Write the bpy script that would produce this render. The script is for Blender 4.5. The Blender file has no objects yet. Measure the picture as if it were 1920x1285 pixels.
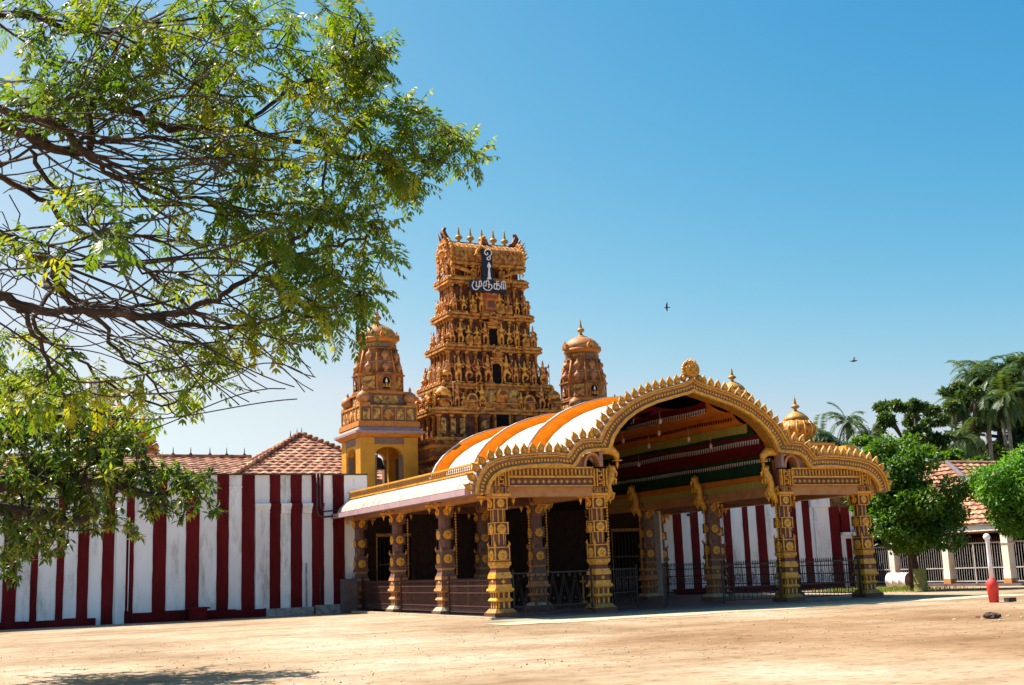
import bpy, math, random
import numpy as np
from mathutils import Matrix, Vector
R = math.radians
random.seed(7); rng = np.random.default_rng(7)
sc = bpy.context.scene
col = sc.collection

# ------------------------------------------------------------------ camera
PITCH, ROLL, YAW, EYE, FPX = R(10.75), R(2.1), R(-25.83), 1.6, 2240.0
fw = Vector((0, math.cos(PITCH), math.sin(PITCH))); rt = Vector((1, 0, 0)); up = rt.cross(fw)
r2 = rt * math.cos(ROLL) - up * math.sin(ROLL); u2 = up * math.cos(ROLL) + rt * math.sin(ROLL)
MZ = Matrix.Rotation(YAW, 3, 'Z')
CR, CU, CF = MZ @ r2, MZ @ u2, MZ @ fw
cd = bpy.data.cameras.new('camera'); cam = bpy.data.objects.new('camera', cd); col.objects.link(cam)
m = Matrix((CR, CU, -CF)).transposed().to_4x4(); m.translation = Vector((0, 0, EYE)); cam.matrix_world = m
cd.sensor_width = 36; cd.lens = 36 * FPX / 1920; cd.clip_end = 2000; cd.clip_start = 0.1
sc.camera = cam

def ray(x, y): return CR * ((x - 960) / FPX) + CU * ((642.5 - y) / FPX) + CF
def at_depth(x, y, d):                     # a survey point: sight line of the photo at distance d
    q = ray(x, y); return Vector((0, 0, EYE)) + q * d
def at_Y(x, y, Y):
    q = ray(x, y); return Vector((0, 0, EYE)) + q * (Y / q.y)

# ------------------------------------------------------------------ light
EXPO = 1.25
SUN_DIR = Vector((-0.42, 0.50, 1.0)).normalized()      # towards the sun
el = math.asin(SUN_DIR.z); az = math.atan2(SUN_DIR.x, SUN_DIR.y)
w = bpy.data.worlds.new('World'); sc.world = w; w.use_nodes = True
nt = w.node_tree; nt.nodes.clear()
sky = nt.nodes.new('ShaderNodeTexSky'); sky.sky_type = 'NISHITA'; sky.sun_disc = False
sky.sun_elevation = el; sky.sun_rotation = az
sky.air_density = 0.9; sky.dust_density = 1.6; sky.ozone_density = 2.0; sky.altitude = 0
sc1 = nt.nodes.new('ShaderNodeVectorMath'); sc1.operation = 'SCALE'; sc1.inputs['Scale'].default_value = 0.1
hs = nt.nodes.new('ShaderNodeHueSaturation'); hs.inputs['Hue'].default_value = 0.48
sep = nt.nodes.new('ShaderNodeSeparateColor'); com = nt.nodes.new('ShaderNodeCombineColor')
nt.links.new(sky.outputs[0], hs.inputs['Color']); nt.links.new(hs.outputs[0], sc1.inputs[0]); nt.links.new(sc1.outputs[0], sep.inputs[0])
for ch, (gm_, gain) in enumerate(((2.8, 16.8), (1.25, 2.06), (0.6, 1.23))):      # colour grade of the clear air: deeper away from the sun
    pw = nt.nodes.new('ShaderNodeMath'); pw.operation = 'POWER'; pw.inputs[1].default_value = gm_; nt.links.new(sep.outputs[ch], pw.inputs[0])
    ml = nt.nodes.new('ShaderNodeMath'); ml.operation = 'MULTIPLY'; ml.inputs[1].default_value = gain / 2 ** EXPO / 0.1; nt.links.new(pw.outputs[0], ml.inputs[0]); GR = (globals().get('GR') or []) + [ml]
f1 = nt.nodes.new('ShaderNodeMath'); f1.operation = 'MULTIPLY'; f1.inputs[1].default_value = 0.86; nt.links.new(GR[1].outputs[0], f1.inputs[0])
mn = nt.nodes.new('ShaderNodeMath'); mn.operation = 'MINIMUM'; nt.links.new(GR[0].outputs[0], mn.inputs[0]); nt.links.new(f1.outputs[0], mn.inputs[1]); nt.links.new(mn.outputs[0], com.inputs[0])
mb_ = nt.nodes.new('ShaderNodeMath'); mb_.operation = 'MAXIMUM'; f2 = nt.nodes.new('ShaderNodeMath'); f2.operation = 'MULTIPLY'; f2.inputs[1].default_value = 1.04; nt.links.new(GR[1].outputs[0], f2.inputs[0]); nt.links.new(f2.outputs[0], mb_.inputs[0]); nt.links.new(GR[2].outputs[0], mb_.inputs[1]); nt.links.new(mb_.outputs[0], com.inputs[2]); nt.links.new(GR[1].outputs[0], com.inputs[1])
bg = nt.nodes.new('ShaderNodeBackground'); bg.inputs['Strength'].default_value = 0.1
wo = nt.nodes.new('ShaderNodeOutputWorld')
nt.links.new(com.outputs[0], bg.inputs[0]); nt.links.new(bg.outputs[0], wo.inputs[0])
sd = bpy.data.lights.new('sun', 'SUN'); sd.energy = 4.6; sd.angle = R(0.5); sd.color = (1.0, 0.94, 0.86)
so = bpy.data.objects.new('sun', sd); col.objects.link(so)
so.rotation_euler = (-SUN_DIR).to_track_quat('-Z', 'Y').to_euler(); so.location = (0, 0, 60)
vs = sc.view_settings; vs.view_transform = 'Standard'; vs.look = 'None'; vs.exposure = EXPO; vs.gamma = 1; vs.use_curve_mapping = False
sc.cycles.max_bounces = 8; sc.cycles.diffuse_bounces = 4; sc.cycles.transparent_max_bounces = 12

# ------------------------------------------------------------------ materials
def mat(name, c1, c2=None, rough=0.75, scale=3.0, amt=0.5, bump=0.0, bscale=40.0, spec=0.3, c3=None, stretch=(1, 1, 1), metal=0.0, grime=0.0):
    """matte paint / stone: base colour broken up by noise of two sizes, optional relief"""
    M = bpy.data.materials.new(name); M.use_nodes = True; t = M.node_tree; b = t.nodes['Principled BSDF']
    b.inputs['Roughness'].default_value = rough; b.inputs['Specular IOR Level'].default_value = spec
    b.inputs['Metallic'].default_value = metal
    tc = t.nodes.new('ShaderNodeTexCoord'); mp = t.nodes.new('ShaderNodeMapping'); mp.inputs['Scale'].default_value = stretch
    t.links.new(tc.outputs['Object'], mp.inputs[0])
    n = t.nodes.new('ShaderNodeTexNoise'); n.inputs['Scale'].default_value = scale; n.inputs['Detail'].default_value = 8; n.inputs['Roughness'].default_value = 0.65
    t.links.new(mp.outputs[0], n.inputs['Vector'])
    cr = t.nodes.new('ShaderNodeValToRGB'); t.links.new(n.outputs['Fac'], cr.inputs[0])
    c2 = c2 or tuple(x * (1 - amt) for x in c1)
    e = cr.color_ramp.elements; e[0].position = 0.32; e[0].color = (*c2, 1); e[1].position = 0.56; e[1].color = (*c1, 1)
    if c3: k = cr.color_ramp.elements.new(0.72); k.color = (*c3, 1)
    t.links.new(cr.outputs[0], b.inputs['Base Color'])
    if grime:
        n3 = t.nodes.new('ShaderNodeTexNoise'); n3.inputs['Scale'].default_value = 0.8; n3.inputs['Detail'].default_value = 12; n3.inputs['Roughness'].default_value = 0.72
        t.links.new(mp.outputs[0], n3.inputs['Vector']); c4 = t.nodes.new('ShaderNodeValToRGB'); t.links.new(n3.outputs['Fac'], c4.inputs[0]); q_ = c4.color_ramp.elements
        q_[0].position = 0.34; q_[0].color = (1 - grime, 1 - grime * 1.05, 1 - grime * 1.15, 1); q_[1].position = 0.47; q_[1].color = (1, 1, 1, 1)
        mm = t.nodes.new('ShaderNodeMixRGB'); mm.blend_type = 'MULTIPLY'; mm.inputs[0].default_value = 1; t.links.new(cr.outputs[0], mm.inputs[1]); t.links.new(c4.outputs[0], mm.inputs[2]); t.links.new(mm.outputs[0], b.inputs['Base Color'])
    if bump:
        n2 = t.nodes.new('ShaderNodeTexNoise'); n2.inputs['Scale'].default_value = bscale; n2.inputs['Detail'].default_value = 6
        t.links.new(tc.outputs['Object'], n2.inputs['Vector'])
        bp = t.nodes.new('ShaderNodeBump'); bp.inputs['Strength'].default_value = bump; bp.inputs['Distance'].default_value = 0.03
        t.links.new(n2.outputs['Fac'], bp.inputs['Height']); t.links.new(bp.outputs[0], b.inputs['Normal'])
    return M

def carved(name, hi, mid, lo, scale=9.0, bump=1.0, dist=0.05, rough=0.6):
    """painted carved stucco: cells of relief with three paint colours"""
    M = bpy.data.materials.new(name); M.use_nodes = True; t = M.node_tree; b = t.nodes['Principled BSDF']
    b.inputs['Roughness'].default_value = rough; b.inputs['Specular IOR Level'].default_value = 0.35
    tc = t.nodes.new('ShaderNodeTexCoord')
    v = t.nodes.new('ShaderNodeTexVoronoi'); v.inputs['Scale'].default_value = scale; t.links.new(tc.outputs['Object'], v.inputs['Vector'])
    n = t.nodes.new('ShaderNodeTexNoise'); n.inputs['Scale'].default_value = scale * 0.6; n.inputs['Detail'].default_value = 7; t.links.new(tc.outputs['Object'], n.inputs['Vector'])
    cr = t.nodes.new('ShaderNodeValToRGB'); e = cr.color_ramp.elements
    e[0].position = 0.36; e[0].color = (*lo, 1); e[1].position = 0.62; e[1].color = (*hi, 1); k = e.new(0.48); k.color = (*mid, 1)
    t.links.new(n.outputs['Fac'], cr.inputs[0]); t.links.new(cr.outputs[0], b.inputs['Base Color'])
    mx = t.nodes.new('ShaderNodeMath'); mx.operation = 'SUBTRACT'; t.links.new(n.outputs['Fac'], mx.inputs[0]); t.links.new(v.outputs['Distance'], mx.inputs[1])
    bp = t.nodes.new('ShaderNodeBump'); bp.inputs['Strength'].default_value = bump; bp.inputs['Distance'].default_value = dist
    t.links.new(mx.outputs[0], bp.inputs['Height']); t.links.new(bp.outputs[0], b.inputs['Normal'])
    return M

def leafmat(name, c1, c2, c3, trans=0.45, scale=1.2, rough=0.45):
    M = bpy.data.materials.new(name); M.use_nodes = True; t = M.node_tree; t.nodes.clear()
    out = t.nodes.new('ShaderNodeOutputMaterial'); mx = t.nodes.new('ShaderNodeMixShader'); mx.inputs[0].default_value = trans
    b = t.nodes.new('ShaderNodeBsdfPrincipled'); b.inputs['Roughness'].default_value = rough; b.inputs['Specular IOR Level'].default_value = 0.4
    tr = t.nodes.new('ShaderNodeBsdfTranslucent')
    tc = t.nodes.new('ShaderNodeTexCoord')
    at = t.nodes.new('ShaderNodeAttribute'); at.attribute_name = 'tint'
    n = t.nodes.new('ShaderNodeTexNoise'); n.inputs['Scale'].default_value = scale; n.inputs['Detail'].default_value = 3; t.links.new(tc.outputs['Object'], n.inputs['Vector'])
    ad = t.nodes.new('ShaderNodeMath'); ad.operation = 'MULTIPLY_ADD'; ad.inputs[1].default_value = 0.5; t.links.new(at.outputs['Fac'], ad.inputs[0])
    m2 = t.nodes.new('ShaderNodeMath'); m2.operation = 'MULTIPLY'; m2.inputs[1].default_value = 0.5; t.links.new(n.outputs['Fac'], m2.inputs[0]); t.links.new(m2.outputs[0], ad.inputs[2])
    cr = t.nodes.new('ShaderNodeValToRGB'); e = cr.color_ramp.elements; e[0].position = 0.2; e[0].color = (*c1, 1); e[1].position = 0.78; e[1].color = (*c3, 1); k = e.new(0.5); k.color = (*c2, 1)
    t.links.new(ad.outputs[0], cr.inputs[0]); t.links.new(cr.outputs[0], b.inputs['Base Color'])
    g = t.nodes.new('ShaderNodeMixRGB'); g.blend_type = 'MULTIPLY'; g.inputs[0].default_value = 1; g.inputs[2].default_value = (2.2, 2.0, 0.7, 1)
    t.links.new(cr.outputs[0], g.inputs[1]); t.links.new(g.outputs[0], tr.inputs[0])
    t.links.new(b.outputs[0], mx.inputs[1]); t.links.new(tr.outputs[0], mx.inputs[2]); t.links.new(mx.outputs[0], out.inputs[0])
    return M

def tilemat(name, c1, c2, c3):
    """clay pantiles: rows and columns of small colour change on top of modelled courses"""
    M = bpy.data.materials.new(name); M.use_nodes = True; t = M.node_tree; b = t.nodes['Principled BSDF']; b.inputs['Roughness'].default_value = 0.85
    tc = t.nodes.new('ShaderNodeTexCoord')
    mp = t.nodes.new('ShaderNodeMapping'); mp.inputs['Scale'].default_value = (4, 4, 5); t.links.new(tc.outputs['Object'], mp.inputs[0])
    wn = t.nodes.new('ShaderNodeTexVoronoi'); wn.inputs['Scale'].default_value = 1.0; t.links.new(mp.outputs[0], wn.inputs['Vector'])
    sp = t.nodes.new('ShaderNodeSeparateColor'); t.links.new(wn.outputs['Color'], sp.inputs[0])
    n = t.nodes.new('ShaderNodeTexNoise'); n.inputs['Scale'].default_value = 1.3; n.inputs['Detail'].default_value = 6; t.links.new(tc.outputs['Object'], n.inputs['Vector'])
    mx = t.nodes.new('ShaderNodeMath'); mx.operation = 'MULTIPLY_ADD'; mx.inputs[1].default_value = 0.5; t.links.new(sp.outputs[0], mx.inputs[0])
    m2 = t.nodes.new('ShaderNodeMath'); m2.operation = 'MULTIPLY'; m2.inputs[1].default_value = 0.5; t.links.new(n.outputs['Fac'], m2.inputs[0]); t.links.new(m2.outputs[0], mx.inputs[2])
    cr = t.nodes.new('ShaderNodeValToRGB'); e = cr.color_ramp.elements; e[0].position = 0.2; e[0].color = (*c1, 1); e[1].position = 0.75; e[1].color = (*c3, 1); k = e.new(0.5); k.color = (*c2, 1)
    t.links.new(mx.outputs[0], cr.inputs[0]); t.links.new(cr.outputs[0], b.inputs['Base Color'])
    return M

M = {}
M['gold'] = mat('gold_paint', (0.82, 0.38, 0.03), (0.50, 0.20, 0.016), 0.4, 9, bump=0.5, bscale=30, spec=0.5, c3=(0.90, 0.50, 0.07), grime=.35)
M['gold_dark'] = mat('old_gold_paint', (0.46, 0.23, 0.03), (0.20, 0.09, 0.015), 0.5, 12, bump=0.7, bscale=28, spec=0.4, c3=(0.62, 0.38, 0.07))
M['maroon'] = mat('maroon_paint', (0.17, 0.06, 0.038), (0.10, 0.034, 0.024), 0.6, 6, bump=0.15)
M['lav'] = mat('lavender_grey_paint', (0.34, 0.22, 0.20), (0.24, 0.15, 0.135), 0.6, 4, bump=0.15)
M['lavcol'] = mat('lavender_brown_column_paint', (0.19, 0.10, 0.075), (0.11, 0.055, 0.04), 0.55, 6, bump=0.2)
M['lavlight'] = mat('pinkish_white_paint', (0.44, 0.34, 0.29), (0.33, 0.25, 0.19), 0.65, 1.6, bump=0.1, c3=(0.48, 0.38, 0.33), stretch=(.4, 2.5, .4), grime=.4)
M['beige'] = mat('tan_paint', (0.50, 0.23, 0.08), (0.38, 0.15, 0.05), 0.6, 3)
M['orange'] = mat('orange_paint', (0.46, 0.105, 0.0), (0.37, 0.075, 0.0), 0.9, 2.5, spec=0.03, grime=.25, bump=0.05)
M['cream'] = mat('cream_paint', (0.80, 0.70, 0.60), (0.66, 0.56, 0.46), 0.7, 1.5, bump=0.08)
M['roofwhite'] = mat('whitewashed_vault', (0.54, 0.46, 0.40), (0.46, 0.38, 0.32), 0.7, 0.8, bump=0.1, grime=.3)
M['wallwhite'] = mat('whitewash_wall', (0.86, 0.85, 0.83), (0.72, 0.70, 0.68), 0.85, 0.9, bump=0.25, bscale=12, stretch=(1, 1, 0.25), c3=(0.9, 0.89, 0.87), grime=.5)
M['wallred'] = mat('maroon_wall_stripe', (0.13, 0.009, 0.010), (0.085, 0.006, 0.007), 0.85, 1.5, bump=0.2, bscale=14, stretch=(1, 1, 0.3), c3=(0.155, 0.014, 0.016), spec=.12, grime=.4)
M['plaster'] = mat('weathered_grey_plaster', (0.42, 0.39, 0.35), (0.16, 0.14, 0.13), 0.9, 4, bump=0.5, bscale=10)
M['fascia'] = mat('lavender_fascia', (0.42, 0.27, 0.28), (0.34, 0.2, 0.21), 0.6, 2)
M['yellow'] = mat('ochre_yellow_wall', (0.56, 0.25, 0.014), (0.44, 0.18, 0.012), 0.6, 1.5, bump=0.1)
M['brown'] = mat('brown_panel_paint', (0.20, 0.115, 0.075), (0.14, 0.08, 0.05), 0.6, 3)
M['terra'] = carved('terracotta_carving', (0.40, 0.17, 0.04), (0.28, 0.105, 0.028), (0.14, 0.048, 0.016), 3.5, 0.4, 0.03)
M['orangetrim'] = mat('orange_trim', (0.50, 0.17, 0.02), (0.34, 0.11, 0.02), 0.55, 5, bump=0.2)
M['pinktile'] = mat('ribbed_pinkish_dome', (0.44, 0.185, 0.06), (0.29, 0.105, 0.035), 0.55, 5, bump=0.2)
M['relief'] = carved('gold_on_dark_relief', (0.60, 0.34, 0.07), (0.34, 0.16, 0.035), (0.08, 0.05, 0.03), 9, 1.0, 0.05)
M['gop'] = carved('tower_stucco', (0.54, 0.205, 0.02), (0.36, 0.11, 0.013), (0.12, 0.035, 0.01), 5.5, 0.9, 0.06)
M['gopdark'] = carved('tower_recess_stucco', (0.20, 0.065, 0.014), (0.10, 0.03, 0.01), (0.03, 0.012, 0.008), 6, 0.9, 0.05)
M['goptrim'] = carved('tower_cornice_paint', (0.54, 0.26, 0.045), (0.42, 0.165, 0.024), (0.20, 0.06, 0.013), 7, 0.6, 0.03)
M['statue'] = carved('statue_paint', (0.74, 0.37, 0.05), (0.58, 0.23, 0.026), (0.24, 0.07, 0.014), 8, 0.4, 0.02)
M['statue2'] = carved('statue_paint_red', (0.64, 0.36, 0.08), (0.44, 0.11, 0.018), (0.16, 0.035, 0.014), 9, 0.4, 0.02)
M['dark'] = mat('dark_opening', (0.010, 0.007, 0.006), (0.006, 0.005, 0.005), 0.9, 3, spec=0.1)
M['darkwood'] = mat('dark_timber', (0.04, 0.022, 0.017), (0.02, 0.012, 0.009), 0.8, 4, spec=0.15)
M['iron'] = mat('dark_iron', (0.022, 0.018, 0.018), (0.035, 0.02, 0.016), 0.5, 8, spec=0.4)
M['brownrail'] = mat('brown_painted_railing', (0.085, 0.036, 0.028), (0.05, 0.02, 0.016), 0.55, 6, spec=0.3)
M['floor'] = mat('worn_stone_floor', (0.14, 0.11, 0.11), (0.09, 0.07, 0.07), 0.5, 2, spec=0.4)
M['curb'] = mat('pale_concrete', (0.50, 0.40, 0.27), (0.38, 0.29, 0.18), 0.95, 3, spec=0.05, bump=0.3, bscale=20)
M['shade_green'] = mat('shade_green_concrete', (0.25, 0.25, 0.165), (0.33, 0.28, 0.185), 0.95, 0.9, bump=0.2, spec=0.05)  # green cast of the hall's ground shadow put into the slab colour
M['steel'] = mat('painted_steel_white', (0.50, 0.47, 0.45), (0.34, 0.28, 0.25), 0.5, 5)
M['pinkwhite'] = mat('white_pole_paint', (0.85, 0.80, 0.80), (0.72, 0.62, 0.63), 0.5, 4)
M['redpaint'] = mat('red_pole_paint', (0.75, 0.06, 0.045), (0.55, 0.04, 0.035), 0.55, 5, bump=0.1)
M['tile'] = tilemat('clay_tiles', (0.13, 0.05, 0.028), (0.33, 0.135, 0.07), (0.52, 0.29, 0.17))
M['cmaroon'] = mat('maroon_cloth', (0.16, 0.012, 0.014), (0.10, 0.008, 0.01), 0.9, 3, spec=0.1)
M['corange'] = mat('orange_cloth', (0.58, 0.17, 0.018), (0.46, 0.12, 0.012), 0.9, 3, spec=0.1)
M['cgreen'] = mat('dark_green_cloth', (0.018, 0.05, 0.022), (0.01, 0.03, 0.014), 0.9, 3, spec=0.1)
M['cyellow'] = mat('yellow_green_fringe', (0.44, 0.36, 0.08), (0.26, 0.2, 0.03), 0.9, 14, spec=0.1, stretch=(1, 4, 0.3))
M['cwhite'] = mat('pale_pink_fringe', (0.62, 0.50, 0.46), (0.5, 0.36, 0.33), 0.9, 14, spec=0.1)
M['board'] = mat('sign_board_navy', (0.012, 0.016, 0.03), (0.008, 0.01, 0.02), 0.4, 3)
M['letter'] = mat('sign_letter_white', (0.78, 0.72, 0.70), (0.62, 0.52, 0.5), 0.5, 6)
M['bark'] = mat('brown_bark', (0.075, 0.048, 0.036), (0.03, 0.02, 0.016), 0.9, 6, bump=0.8, bscale=18, stretch=(1, 1, 0.4), c3=(0.16, 0.105, 0.075))
M['bark2'] = mat('grey_palm_bark', (0.30, 0.25, 0.20), (0.16, 0.12, 0.09), 0.9, 3, bump=0.5)
M['neem'] = leafmat('neem_leaf', (0.028, 0.07, 0.005), (0.075, 0.135, 0.007), (0.27, 0.26, 0.015), 0.5, 0.9)
M['mango'] = leafmat('broad_dark_leaf', (0.022, 0.06, 0.008), (0.065, 0.12, 0.012), (0.28, 0.28, 0.035), 0.42, 0.8, rough=0.3)
M['round'] = leafmat('dense_round_leaf', (0.02, 0.06, 0.006), (0.055, 0.14, 0.009), (0.16, 0.26, 0.018), 0.35, 0.9)
M['bright'] = leafmat('bright_fresh_leaf', (0.03, 0.10, 0.01), (0.075, 0.20, 0.014), (0.16, 0.29, 0.025), 0.4, 0.9)
M['far'] = leafmat('distant_leaf', (0.022, 0.05, 0.012), (0.045, 0.09, 0.018), (0.11, 0.15, 0.035), 0.3, 0.2)
M['palm'] = leafmat('palm_frond', (0.016, 0.04, 0.01), (0.035, 0.075, 0.014), (0.10, 0.13, 0.03), 0.3, 0.3)
M['grass'] = leafmat('grass_blade', (0.06, 0.12, 0.015), (0.13, 0.2, 0.02), (0.26, 0.28, 0.05), 0.3, 1)
M['niche'] = mat('dull_red_niche_paint', (0.34, 0.075, 0.03), (0.22, 0.045, 0.02), 0.7, 4)
M['rust'] = mat('rusty_green_drum', (0.16, 0.18, 0.05), (0.10, 0.075, 0.03), 0.7, 5, bump=0.2)
M['drumred'] = mat('dull_red_metal', (0.22, 0.07, 0.07), (0.12, 0.04, 0.04), 0.6, 5)
M['stone'] = mat('dark_stone', (0.09, 0.05, 0.04), (0.05, 0.03, 0.025), 0.9, 6, bump=0.5)
M['bird'] = mat('dark_feathers', (0.02, 0.022, 0.03), (0.012, 0.012, 0.018), 0.7, 8)
M['greybox'] = mat('grey_brown_sheet', (0.13, 0.10, 0.10), (0.08, 0.055, 0.05), 0.6, 3)
M['pipe'] = mat('dark_drain_pipe', (0.055, 0.045, 0.045), (0.03, 0.025, 0.025), 0.5, 6)

# ground
g = bpy.data.materials.new('sandy_ground'); g.use_nodes = True; t = g.node_tree; b = t.nodes['Principled BSDF']; b.inputs['Roughness'].default_value = 0.95; b.inputs['Specular IOR Level'].default_value = 0.1
tc = t.nodes.new('ShaderNodeTexCoord')
def nz(scale, det, stretch=(1, 1, 1), rot=0.0):
    mp = t.nodes.new('ShaderNodeMapping'); mp.inputs['Scale'].default_value = stretch; mp.inputs['Rotation'].default_value = (0, 0, rot)
    n = t.nodes.new('ShaderNodeTexNoise'); n.inputs['Scale'].default_value = scale; n.inputs['Detail'].default_value = det; n.inputs['Roughness'].default_value = 0.6
    t.links.new(tc.outputs['Object'], mp.inputs[0]); t.links.new(mp.outputs[0], n.inputs[0]); return n
def ramp(n, stops):
    c = t.nodes.new('ShaderNodeValToRGB'); t.links.new(n.outputs['Fac'], c.inputs[0]); e = c.color_ramp.elements
    e[0].position, e[0].color = stops[0][0], (*stops[0][1], 1); e[1].position, e[1].color = stops[-1][0], (*stops[-1][1], 1)
    for p_, c_ in stops[1:-1]: k = e.new(p_); k.color = (*c_, 1)
    return c
def mul(a, b2, f=1.0):
    k = t.nodes.new('ShaderNodeMixRGB'); k.blend_type = 'MULTIPLY'; k.inputs[0].default_value = f; t.links.new(a.outputs[0], k.inputs[1]); t.links.new(b2.outputs[0], k.inputs[2]); return k
big = ramp(nz(0.16, 5, (1, 0.7, 1)), [(0.36, (0.27, 0.18, 0.105)), (0.5, (0.36, 0.26, 0.165)), (0.64, (0.43, 0.34, 0.24))])
trk = ramp(nz(0.35, 6, (0.35, 1.5, 1), R(-12)), [(0.38, (0.82, 0.78, 0.73)), (0.5, (1, 1, 1)), (0.7, (1.06, 1.06, 1.05))])
fine = ramp(nz(1.6, 9), [(0.36, (0.80, 0.75, 0.70)), (0.55, (1, 1, 1))])
spk = ramp(nz(11.0, 5), [(0.31, (0.35, 0.3, 0.26)), (0.38, (1, 1, 1))]); cl_ = ramp(nz(4.2, 9, (0.8, 1.4, 1), R(20)), [(0.36, (0.62, 0.54, 0.46)), (0.46, (1, 1, 1))])
k = mul(mul(mul(mul(big, trk), fine, 0.8), cl_, 0.8), spk, 0.8); t.links.new(k.outputs[0], b.inputs['Base Color'])
bp = t.nodes.new('ShaderNodeBump'); bp.inputs['Strength'].default_value = 0.5; bp.inputs['Distance'].default_value = 0.06
t.links.new(nz(2.2, 9).outputs['Fac'], bp.inputs['Height']); t.links.new(bp.outputs[0], b.inputs['Normal'])
sg_ = t.nodes.new('ShaderNodeVectorMath'); sg_.operation = 'DISTANCE'; sg_.inputs[1].default_value = (24, 17, 0); t.links.new(tc.outputs['Object'], sg_.inputs[0])
ad_ = t.nodes.new('ShaderNodeMath'); ad_.operation = 'MULTIPLY_ADD'; ad_.inputs[1].default_value = 9.0; t.links.new(nz(0.3, 7).outputs['Fac'], ad_.inputs[0]); t.links.new(sg_.outputs['Value'], ad_.inputs[2])
mr_ = t.nodes.new('ShaderNodeMapRange'); mr_.inputs[1].default_value = 14; mr_.inputs[2].default_value = 19; t.links.new(ad_.outputs[0], mr_.inputs[0])
dk_ = t.nodes.new('ShaderNodeMixRGB'); dk_.inputs[1].default_value = (.80, .70, .60, 1); dk_.inputs[2].default_value = (1, 1, 1, 1); t.links.new(mr_.outputs[0], dk_.inputs[0])    # browner, damper soil on the right
k2_ = mul(k, dk_); t.links.new(k2_.outputs[0], b.inputs['Base Color'])
M['ground'] = g

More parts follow.
